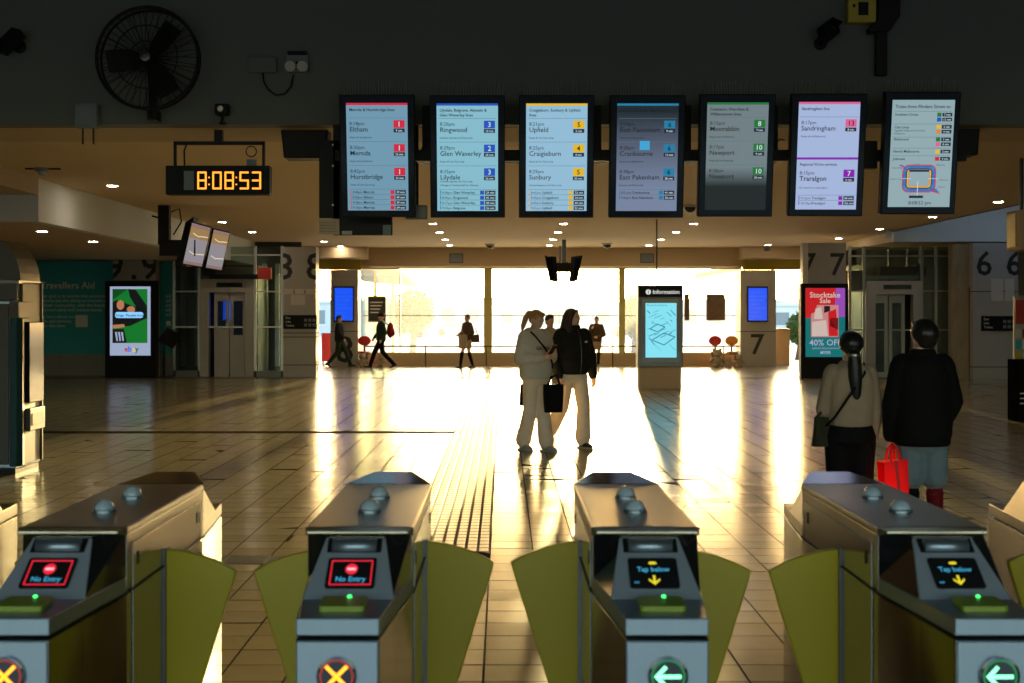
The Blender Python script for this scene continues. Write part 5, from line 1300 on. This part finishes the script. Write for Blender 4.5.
# woman in the grey hoodie
def hood_extra(t, Hd):
    m = MB(); m.text('GEORGIA', 0, 1.225, 0.055, 'CENTER', -0.172, 0.02, sx=1.1); m.build('chest_print', 'puffer_black', t)
    m = MB(); m.tube([(-0.12, -0.06, 1.44), (-0.10, -0.13, 1.38), (0.0, -0.185, 1.24), (0.10, -0.19, 1.08), (0.12, -0.185, 1.00)], 0.011, 8); m.build('bag_strap', 'black_cloth', t)
wk = person('woman in grey hoodie and cream wide trousers looking at her phone', at(535.5, D1 - 0.1), math.radians(38), 1.005,
    legset(((0.075, 0, 0.90), (0.06, -0.07, 0.50), (0.06, -0.13, 0.085), (0.1, -1, 0)), ((-0.075, 0, 0.90), (-0.07, 0.02, 0.49), (-0.07, 0.15, 0.085), (-0.05, -1, 0))),
    {1: ((0.175, 0.01, 1.38), (0.245, 0.0, 1.12), (0.06, -0.27, 1.17), ((-0.5, -0.8, 0.15), (-0.7, 0.2, 0.6), -1, 0.6)), -1: ((-0.175, 0.01, 1.38), (-0.245, 0.0, 1.12), (-0.07, -0.25, 1.13), ((0.5, -0.8, 0.2), (0.7, 0.2, 0.6), 1, 0.6))},
    dict(name='hoodie', mat='hoodie_grey', prof=[(0.87, 0.185, 0.145, 0, 0.0), (0.90, 0.205, 0.165, 0, 0.0), (1.02, 0.215, 0.165, 0, -0.01), (1.18, 0.212, 0.16, 0, -0.005), (1.32, 0.205, 0.14, 0, 0.0), (1.40, 0.165, 0.115, 0, 0.01), (1.45, 0.09, 0.09, 0, 0.01), (1.475, 0.075, 0.08, 0, 0.005)], r=[0.085, 0.078, 0.048], hood=True),
    dict(name='trousers', mat='cream_cloth', waist=WAIST, r=[0.100, 0.084, 0.090, 0.100], hem=0.035), ('pony', 'hair_blond'), 'shoe_grey', (math.radians(14), math.radians(17)), 0.0105, extra=hood_extra)
# woman in the black puffer jacket
def puff_extra(t, Hd):
    MB().ell((0.075, -0.178, 1.30), 0.022, 0.006, 0.014, 10, 6).build('chest_logo', 'white_print', t, smooth=True)
    MB().tube([(0.0, -0.170, 0.92), (0.0, -0.192, 1.05), (0.0, -0.190, 1.20), (0.0, -0.165, 1.34), (0, -0.10, 1.46)], 0.005, 6).build('zip', 'steel_dark', t)
person('woman with long dark hair in black puffer jacket and cream trousers', at(573, D1 + 0.3), math.radians(30), 1.015,
    legset(((0.09, 0, 0.90), (0.09, -0.10, 0.50), (0.08, -0.10, 0.085), (0.15, -1, 0)), ((-0.09, 0, 0.90), (-0.11, 0.08, 0.49), (-0.13, 0.36, 0.16), (-0.15, -1, -0.75))),
    {1: ((0.18, 0.01, 1.38), (0.275, 0.05, 1.10), (0.31, 0.02, 0.86), ((0.05, -0.15, -1), (-1, 0, 0), -1, 0.5)), -1: ((-0.18, 0.01, 1.38), (-0.255, 0.04, 1.12), (-0.235, -0.06, 0.87), ((0, -0.2, -1), (1, 0, 0), 1, 0.9))},
    dict(name='puffer_jacket', mat='puffer_black', quilt=0.075, prof=[(0.90, 0.165, 0.13, 0, 0.0), (0.93, 0.195, 0.155, 0, 0.0), (1.05, 0.215, 0.175, 0, -0.005), (1.20, 0.222, 0.175, 0, 0.0), (1.33, 0.215, 0.15, 0, 0.0), (1.405, 0.165, 0.12, 0, 0.01), (1.44, 0.095, 0.095, 0, 0.01), (1.50, 0.082, 0.088, 0, 0.005)], r=[0.092, 0.084, 0.056], cuff=0.92, collar=True),
    dict(name='trousers', mat='cream_cloth', waist=WAIST, r=[0.100, 0.084, 0.090, 0.100], hem=0.035), ('long', 'hair_brown'), 'shoe_dark', (math.radians(28), math.radians(-2)), 0.0105, extra=puff_extra)
# things they carry
def bag(name, label, cat, loc, rz, w, dp, h, m_, strap, flare=1.1, clasp=None):
    t = thing(name, label, cat, loc, rz); n = 5
    rg_ = []
    for i in range(n+1):
        f = i/n; s_ = 1 + (flare-1)*math.sin(PI*min(f*1.2, 1)*0.5); bw = dp*(1 - 0.55*f)
        rg_.append([V3((sx*w/2*s_*(1 - 0.05*abs(sy)), sy*bw/2, f*h)) for sx, sy in ((-1, -0.6), (-0.8, -1), (0.8, -1), (1, -0.6), (1, 0.6), (0.8, 1), (-0.8, 1), (-1, 0.6))])
    MB().loft(rg_).build('pouch', m_, t, bevel=0.008)
    for p in strap: MB().tube(p, 0.011, 8).build('handle', m_, t, smooth=True)
    return t
zb = wz(411, D1 - 0.05); 
bag('tote_bag', 'black tote bag hanging between the two walking women', 'bag', (wx(552.5, D1), D1 - 0.30, zb), math.radians(20), 0.22, 0.10, 0.34, 'black_cloth', [[(-0.07, -0.02, 0.33), (-0.03, 0, 0.43), (0.04, 0.0, 0.46), (0.08, -0.02, 0.33)], [(-0.07, 0.02, 0.33), (-0.02, 0.01, 0.42), (0.05, 0.01, 0.45), (0.08, 0.02, 0.33)]], 1.2)
bag('shoulder_bag', 'small black shoulder bag at the hip of the woman in grey', 'bag', (wx(525.5, D1), D1 + 0.12, wz(406, D1)), math.radians(60), 0.20, 0.09, 0.26, 'black_cloth', [[(-0.08, 0, 0.25), (0.0, -0.06, 0.42), (0.05, -0.1, 0.52)]])
t = thing('phone', 'phone in the hands of the woman in the grey hoodie', 'phone', (wx(549.0, D1), D1 - 0.40, 1.20), math.radians(38))
Mp = Matrix.Rotation(math.radians(40), 4, 'X')
MB().box(-0.038, 0.038, -0.012, -0.004, -0.02, 0.13, Mp).build('case', 'orange_plastic', t, bevel=0.004); MB().box(-0.034, 0.034, -0.014, -0.012, -0.012, 0.122, Mp).build('screen', 'screen_glass', t)

# standing couple seen from behind
DC = 9.7
person('woman with long black ponytail and beige jacket seen from behind', at(850, DC), math.radians(180 + 4), 0.905,
    legset(((0.09, 0, 0.90), (0.095, 0.0, 0.49), (0.10, 0.01, 0.085), (0.15, -1, 0)), ((-0.09, 0, 0.90), (-0.095, 0.0, 0.49), (-0.10, 0.01, 0.085), (-0.15, -1, 0))),
    {1: ((0.155, 0.01, 1.38), (0.195, -0.02, 1.10), (0.12, -0.20, 0.98), ((-0.6, -0.6, -0.2), (-0.3, 0.2, -0.8), -1, 0.6)), -1: ((-0.155, 0.01, 1.38), (-0.185, 0.03, 1.10), (-0.18, -0.03, 0.86), ((0.05, -0.2, -1), (1, 0, 0), 1, 0.5))},
    dict(name='jacket', mat='beige_jacket', prof=[(0.965, 0.150, 0.13, 0, 0.0), (0.99, 0.168, 0.145, 0, 0.0), (1.08, 0.18, 0.15, 0, 0.0), (1.20, 0.188, 0.15, 0, 0.005), (1.32, 0.185, 0.135, 0, 0.01), (1.40, 0.150, 0.115, 0, 0.015), (1.45, 0.09, 0.09, 0, 0.015), (1.475, 0.072, 0.075, 0, 0.01)], r=[0.075, 0.066, 0.045], cuff=0.96),
    dict(name='trousers', mat='black_cloth', waist=[(0.80, 0.11, 0.10, 0, 0.0), (0.86, 0.185, 0.15, 0, 0.01), (0.94, 0.175, 0.14, 0, 0.008), (1.04, 0.15, 0.115, 0, 0)], r=[0.112, 0.082, 0.07, 0.062]), ('ponylong', 'hair_black'), 'shoe_dark', (math.radians(-6), math.radians(-10)), 0.0095,
    extra=lambda t, Hd: MB().tube([(-0.10, 0.02, 1.455), (-0.07, 0.135, 1.38), (0.06, 0.185, 1.22), (0.17, 0.155, 1.05), (0.215, 0.10, 0.985)], 0.010, 8).build('bag_strap', 'black_cloth', t, smooth=True))
bag('shoulder_bag', 'dark olive shoulder bag hanging beside the woman with the ponytail', 'bag', (wx(822, DC), DC - 0.02, wz(446, DC)), math.radians(18), 0.16, 0.09, 0.20, 'olive_bag', [[(-0.06, 0, 0.19), (0.02, -0.01, 0.27), (0.07, 0.0, 0.32)]], 0.8)
person('man in black puffer jacket and denim shorts seen from behind', at(922, DC - 0.1), math.radians(180 - 3), 0.945,
    legset(((0.085, 0, 0.90), (0.08, 0.0, 0.49), (0.085, 0.01, 0.085), (0.2, -1, 0)), ((-0.085, 0, 0.90), (-0.09, 0.0, 0.49), (-0.10, 0.01, 0.085), (-0.2, -1, 0))),
    {1: ((0.160, 0.01, 1.38), (0.205, 0.02, 1.10), (0.215, -0.04, 0.86), ((0.0, -0.1, -1), (-1, 0, 0), -1, 1.0)), -1: ((-0.160, 0.01, 1.38), (-0.205, 0.02, 1.12), (-0.17, -0.14, 0.92), ((0.5, -0.6, -0.4), (0.5, 0.3, -0.5), 1, 0.6))},
    dict(name='puffer_jacket', mat='black_cloth', quilt=0.045, prof=[(0.80, 0.185, 0.155, 0, 0.0), (0.83, 0.20, 0.175, 0, 0.0), (0.95, 0.212, 0.185, 0, 0.0), (1.15, 0.208, 0.18, 0, 0.005), (1.32, 0.20, 0.155, 0, 0.01), (1.41, 0.160, 0.125, 0, 0.015), (1.45, 0.10, 0.10, 0, 0.015), (1.50, 0.085, 0.088, 0, 0.01)], r=[0.092, 0.085, 0.06], cuff=0.95, collar=True),
    dict(name='shorts', mat='denim', waist=[(0.76, 0.13, 0.11, 0, 0.0), (0.84, 0.175, 0.15, 0, 0.01), (0.94, 0.175, 0.145, 0, 0.008), (1.02, 0.15, 0.12, 0, 0)], r=[0.100, 0.098, 0.100], stop=0.80), ('short', 'hair_black', 1.18), 'shoe_dark', (math.radians(18), math.radians(-8)), 0.0095, socks={1: 'black_cloth', -1: 'red_sock'})
t = thing('shopping_bag', 'bright red shopping bag held by the man in shorts', 'bag', (wx(893.0, DC - 0.15), DC - 0.15, wz(493, DC - 0.15)), math.radians(12))
MB().hexa([(-0.085, -0.05, 0), (0.095, -0.05, -0.0), (0.095, 0.05, 0), (-0.085, 0.05, 0), (-0.095, -0.055, 0.215), (0.085, -0.055, 0.23), (0.085, 0.055, 0.23), (-0.095, 0.055, 0.215)]).build('sack', 'red_bag', t, bevel=0.006)
MB().poly([(-0.02, -0.0565, 0.225), (0.004, -0.0565, 0.225), (0.03, -0.055, 0.0), (0.01, -0.055, 0.0)]).build('fold', 'red_panel', t)
for yy in (-0.045, 0.045):
    MB().tube([(-0.035, yy, 0.21), (-0.025, yy*0.5, 0.30), (-0.005, yy*0.2, 0.335), (0.02, yy*0.5, 0.30), (0.035, yy, 0.21)], (0.009), 6).build('handle', 'red_bag', t, smooth=True)

# far passers-by in front of the windows
STRIDE = lambda a, b: legset(((0.08, 0, 0.90), (0.08, -0.20*a, 0.51), (0.08, -0.34*a, 0.10), (0, -1, 0.15)), ((-0.08, 0, 0.90), (-0.08, 0.05*b, 0.50), (-0.08, 0.36*b, 0.14), (0, -1, -0.5)))
SWING = {1: ((0.175, 0.01, 1.38), (0.22, 0.10, 1.11), (0.20, 0.0, 0.90), ((0, -0.4, -1), (-1, 0, 0), -1, 0.5)), -1: ((-0.175, 0.01, 1.38), (-0.22, -0.04, 1.11), (-0.20, -0.20, 0.94), ((0, -0.5, -1), (1, 0, 0), 1, 0.5))}
COAT = [(0.86, 0.17, 0.14, 0, 0.0), (0.90, 0.19, 0.155, 0, 0.0), (1.05, 0.19, 0.15, 0, 0.0), (1.22, 0.20, 0.15, 0, 0.0), (1.33, 0.20, 0.135, 0, 0.0), (1.40, 0.16, 0.11, 0, 0.01), (1.45, 0.085, 0.085, 0, 0.01), (1.47, 0.07, 0.075, 0, 0.005)]
SLIM = [0.098, 0.078, 0.068, 0.062]
person('person in dark jacket striding right past the eight pillar', at(339.5, 44.1), math.radians(82), 0.96, STRIDE(1.0, 1.0), SWING,
    dict(name='jacket', mat='navy_cloth', prof=COAT, r=[0.080, 0.072, 0.048]), dict(name='trousers', mat='green_cloth', waist=WAIST, r=SLIM), ('short', 'hair_black'), 'shoe_dark', (0, 0), 0.018)
person('person with cap and red backpack striding left by the far windows', at(381, 43.2), math.radians(-80), 1.0, STRIDE(1.0, 1.1), SWING,
    dict(name='jacket', mat='green_cloth', prof=COAT, r=[0.080, 0.072, 0.048]), dict(name='trousers', mat='black_cloth', waist=WAIST, r=SLIM), ('cap', 'black_cloth'), 'shoe_dark', (0, 0), 0.018)
t = thing('backpack', 'dark red backpack on the person with the cap', 'backpack', (wx(381, 43.2) + 0.29, 43.2, 0.98), math.radians(-80))
m = MB(); m.ell((0, 0.0, 0.20), 0.15, 0.11, 0.24, 14, 10); m.build('sack', 'red_cloth', t, smooth=True)
MB().ell((0, 0.08, 0.13), 0.10, 0.06, 0.11, 12, 8).build('front_pocket', 'red_cloth', t, smooth=True)
for s in (-1, 1): MB().tube([(s*0.09, -0.09, 0.38), (s*0.10, -0.16, 0.43), (s*0.11, -0.26, 0.40), (s*0.12, -0.24, 0.25), (s*0.10, -0.10, 0.08)], 0.016, 6).build('strap', 'black_cloth', t)
person('person in dark top and shorts with bags walking left before the windows', at(467, 43.6), math.radians(-55), 0.98,
    legset(((0.08, 0, 0.90), (0.08, 0.02, 0.50), (0.08, 0.16, 0.10), (0.1, -1, -0.1)), ((-0.08, 0, 0.90), (-0.08, -0.13, 0.50), (-0.08, -0.20, 0.085), (0, -1, 0))),
    {1: ((0.175, 0.01, 1.38), (0.25, 0.04, 1.12), (0.14, -0.14, 1.02), ((-0.4, -0.7, 0), (-0.7, 0, 0.2), -1, 0.8)), -1: ((-0.175, 0.01, 1.38), (-0.24, 0.0, 1.12), (-0.16, -0.22, 1.04), ((0.3, -0.8, 0), (0.7, 0, 0.2), 1, 0.8))},
    dict(name='jacket', mat='brown_cloth', prof=COAT, r=[0.080, 0.072, 0.048]), dict(name='shorts', mat='tan_cloth', waist=WAIST, r=[0.11, 0.10, 0.098], stop=0.55), ('bun', 'hair_brown'), 'shoe_dark', (0, 0), 0.018, socks={1: 'black_cloth', -1: 'black_cloth'})
bag('carrier_bag', 'pale tan carrier bag held by the person before the windows', 'bag', (wx(463, 43.3), 43.25, 0.62), 0.3, 0.26, 0.12, 0.42, 'tan_cloth', [[(-0.08, 0, 0.41), (0.0, 0.06, 0.52), (0.07, 0, 0.41)]], 1.1)
bag('hand_bag', 'dark hand bag behind the person before the windows', 'bag', (wx(475, 43.6), 43.6, 0.80), 0.2, 0.30, 0.12, 0.24, 'brown_cloth', [[(-0.10, 0, 0.23), (-0.08, 0, 0.45), (0.02, 0, 0.45), (0.08, 0, 0.23)]], 0.9)
person('person in dark top standing by the hand rail right of the puffer jacket', at(596.5, 44.3), math.radians(-8), 0.94,
    legset(((0.08, 0, 0.90), (0.075, 0.0, 0.49), (0.05, 0.03, 0.085), (0.1, -1, 0)), ((-0.08, 0, 0.90), (-0.075, 0.0, 0.49), (-0.05, 0.0, 0.085), (-0.1, -1, 0))),
    {1: ((0.175, 0.01, 1.38), (0.25, 0.0, 1.10), (0.05, -0.20, 1.00), ((-0.8, -0.4, 0), (0, 0.6, 0.2), -1, 0.7)), -1: ((-0.175, 0.01, 1.38), (-0.25, -0.03, 1.12), (-0.14, -0.20, 1.28), ((0.3, -0.2, 0.8), (0.7, 0.2, 0.1), 1, 0.8))},
    dict(name='jacket', mat='brown_cloth', prof=COAT, r=[0.084, 0.075, 0.05]), dict(name='shorts', mat='tan_cloth', waist=WAIST, r=[0.11, 0.10, 0.098], stop=0.6), ('short', 'hair_brown'), 'shoe_dark', (0, 0), 0.018, socks={1: 'black_cloth', -1: 'black_cloth'})
person('person in tan top half hidden behind the two walking women', at(550, 25.0), math.radians(15), 0.97, STRIDE(0.4, 0.4), SWING,
    dict(name='jacket', mat='tan_cloth', prof=COAT, r=[0.080, 0.072, 0.048]), dict(name='trousers', mat='tan_cloth', waist=WAIST, r=SLIM), ('short', 'hair_brown'), 'shoe_dark', (0.2, 0), 0.016)
dg = bpy.context.evaluated_depsgraph_get()
NEWM = [(o, bpy.data.meshes.new_from_object(o.evaluated_get(dg))) for o in BAKE]
for o, me in NEWM:
    o.modifiers.clear(); o.data = me

# ================================================================ outside the far windows
# side building with a glazed wall at the left, seen through the first pane
t = thing('platform_shelter', 'glazed platform shelter with sloping roof at the left outside the windows', 'shelter', (wx(380, 52), 50.5, -0.02))
xs_ = [-0.7, -0.1, 0.5]
for k in range(3):
    B(xs_[k]-0.05, xs_[k]+0.05, 0.6*k, 0.6*k + 0.1, 0, 3.3).build('post', 'mullion', t)
for k in range(2):
    MB().hexa([(xs_[k], 0.6*k+0.04, 0.9), (xs_[k+1], 0.6*k+0.64, 0.9), (xs_[k+1], 0.6*k+0.66, 0.9), (xs_[k], 0.6*k+0.06, 0.9), (xs_[k], 0.6*k+0.04, 3.1), (xs_[k+1], 0.6*k+0.64, 3.1), (xs_[k+1], 0.6*k+0.66, 3.1), (xs_[k], 0.6*k+0.06, 3.1)]).build('pane', 'lobby_glass', t)
    MB().hexa([(xs_[k], 0.6*k+0.02, 0.3), (xs_[k+1], 0.6*k+0.62, 0.3), (xs_[k+1], 0.6*k+0.68, 0.3), (xs_[k], 0.6*k+0.08, 0.3), (xs_[k], 0.6*k+0.02, 0.9), (xs_[k+1], 0.6*k+0.62, 0.9), (xs_[k+1], 0.6*k+0.68, 0.9), (xs_[k], 0.6*k+0.08, 0.9)]).build('lower_panel', 'pale_building', t)
MB().hexa([(-1.2, -0.6, 3.45), (0.7, -0.6, 3.3), (1.3, 3.2, 2.75), (-0.8, 3.2, 2.95), (-1.2, -0.6, 3.6), (0.7, -0.6, 3.42), (1.3, 3.2, 2.87), (-0.8, 3.2, 3.10)]).build('roof', 'tin_roof', t)
t = thing('awning', 'yellow-lit awning outside at the top right of the windows', 'awning', (wx(722, 50), 50, 0))
MB().hexa([(-0.95, 0, wz(279, 50)), (0.7, 0, wz(270, 50)), (0.8, 1.6, wz(268, 50)), (-0.8, 1.6, wz(276, 50)), (-0.95, 0, wz(274, 50)), (0.7, 0, wz(265, 50)), (0.8, 1.6, wz(263, 50)), (-0.8, 1.6, wz(271, 50))]).build('canopy', 'tin_roof', t)
MB().tube([(0.45, 0.3, wz(274, 50)), (0.1, 0.3, wz(268, 50))], 0.03, 6).build('strut', 'mullion', t); MB().tube([(0.65, 0.5, -0.02), (0.65, 0.5, wz(268, 50))], 0.05, 8).build('post', 'mullion', t)
# stay cables crossing in the middle pane
t = thing('stay_mast', 'thin crossed stay cables outside the middle window', 'cable', (wx(563, 49), 49, -0.02))
for a, b in (((524, 293), (563, 317)), ((622, 275), (561, 313)), ((490, 270), (510, 283))):
    p, q = W(*a, 49) - t.location, W(*b, 49) - t.location
    MB().tube([(p.x, 0, p.z), (q.x, 0, q.z)], 0.010, 6).build('cable', 'steel_dark', t)
MB().tube([(0, 0, 0), (0, 0, W(563, 312, 49).z + 0.02)], 0.03, 8).build('mast', 'steel', t)
for k, (px, d, w, h, nf, m_) in enumerate(((430, 150, 15, 13, 3, 'pale_building'), (520, 170, 22, 9, 2, 'grey_building'), (585, 150, 15, 10.5, 3, 'pale_building'), (665, 160, 18, 9, 2, 'grey_building'), (740, 150, 14, 12, 3, 'pale_building'), (330, 140, 16, 11, 3, 'grey_building'), (800, 140, 12, 9.5, 3, 'pale_building'))):
    h = CH + 0.6 + (h - 6)*0.2
    t = thing('distant_building', ('long pale building far outside behind the left window', 'low grey building far outside behind the middle window', 'narrow pale building far outside behind the two women', 'grey building far outside behind the information pillar', 'pale building far outside at the right end of the windows', 'grey building far outside seen in the platform eight opening', 'pale building far outside seen in the platform seven opening')[k], 'building', (wx(px, d), d, -0.4))
    B(-w/2, w/2, 0, 8, 0, h).build('wall', m_, t); B(-w/2 - 0.3, w/2 + 0.3, -0.3, 8.3, h, h + 0.3).build('roof', 'pale_building', t)
    for i in range(int(w/2.6)):
        x = -w/2 + 1.0 + i*2.6
        wn = B(x, x + 1.3, -0.06, 0.0, h*0.35, h*0.78).build('window', 'window_dark', t)
        B(x - 0.1, x + 1.4, -0.12, 0.0, h*0.30, h*0.35).build('window_sill', 'pale_building', wn)
def tree(label, px, d, h, r, seed):
    t = thing('tree', label, 'tree', (wx(px, d), d, -0.4)); rnd = random.Random(seed)
    MB().tube([(0, 0, 0), (0.1, 0, h*0.35), (0, 0.1, h*0.6)], [0.16, 0.12, 0.06], 8).build('trunk', 'bark', t, smooth=True)
    for k in range(4):
        a = k*1.6; MB().tube([(0.05, 0, h*0.4), (r*0.5*math.cos(a), r*0.5*math.sin(a), h*0.65)], [0.06, 0.03], 6).build('branch', 'bark', t)
    m = MB()
    for k in range(1400):
        u = V3((rnd.gauss(0, 1), rnd.gauss(0, 1), rnd.gauss(0, 1))).normalized()*(rnd.random()**0.4)
        c = V3((u.x*r, u.y*r, h*0.66 + u.z*h*0.32)); a = V3((rnd.gauss(0, 1), rnd.gauss(0, 1), rnd.gauss(0, 1))).normalized(); b = a.orthogonal().normalized()
        s_ = rnd.uniform(0.08, 0.16); m.poly([c - a*s_, c + b*s_*0.5, c + a*s_, c - b*s_*0.5])
    me = bpy.data.meshes.new('foliage'); me.from_pydata(m.v, [], m.f); me.materials.append(MATS['leaf'])
    o = bpy.data.objects.new('foliage', me); C.objects.link(o); o.parent = t; o['kind'] = 'stuff'
tree('leafy tree outside just right of the right mullion', 633, 62, 3.0, 0.55, 1)
tree('leafy tree outside beside the platform shelter roof', 412, 66, 3.4, 1.1, 2)
tree('leafy tree outside seen in the platform seven opening', 798, 62, 2.2, 0.5, 3)
# parked white and blue cars of the street outside, low and far
mat('car_blue', (0.08, 0.14, 0.25), 0.3); mat('car_pale', (0.55, 0.55, 0.52), 0.3)
for k, (px, d, c, lab) in enumerate(((405, 125, 'car_blue', 'blue parked car outside the left window'), (633, 130, 'car_blue', 'blue parked car outside below the leafy tree'), (455, 140, 'car_pale', 'pale parked car outside the left window'))):
    t = thing('parked_car', lab, 'car', (wx(px, d), d, -0.4))
    MB().prism([(-2.1, -0.85, 0.25), (2.1, -0.85, 0.25), (2.1, -0.85, 0.75), (1.3, -0.85, 0.85), (0.7, -0.85, 1.4), (-1.0, -0.85, 1.4), (-1.7, -0.85, 0.85), (-2.1, -0.85, 0.8)], (0, 1.7, 0)).build('body', c, t, bevel=0.06)
    MB().prism([(-1.35, -0.86, 0.88), (1.05, -0.86, 0.88), (0.62, -0.86, 1.32), (-0.92, -0.86, 1.32)], (0, 0.02, 0)).build('side_window', 'window_dark', t)
    for x in (-1.3, 1.3):
        for yy in (-0.8, 0.8): MB().lathe([(0.32, -0.1), (0.32, 0.1)], 18, Matrix.Translation((x, yy, 0.32)) @ Matrix.Rotation(PI/2, 4, 'X')).build('wheel', 'black_plastic', t)

# lettering and other joined print counts as one part of many tiny pieces
for o in bpy.data.objects:
    if o.type == 'MESH' and o.parent and any(w in o.name for w in ('lettering', 'title', 'offer', 'brand', 'caption', 'chest_print', 'minutes', 'platform_number')) and 'kind' not in o:
        if not any(w in o.name for w in ('box', 'chip.', 'brand_letter', 'pill')) : o['kind'] = 'stuff'
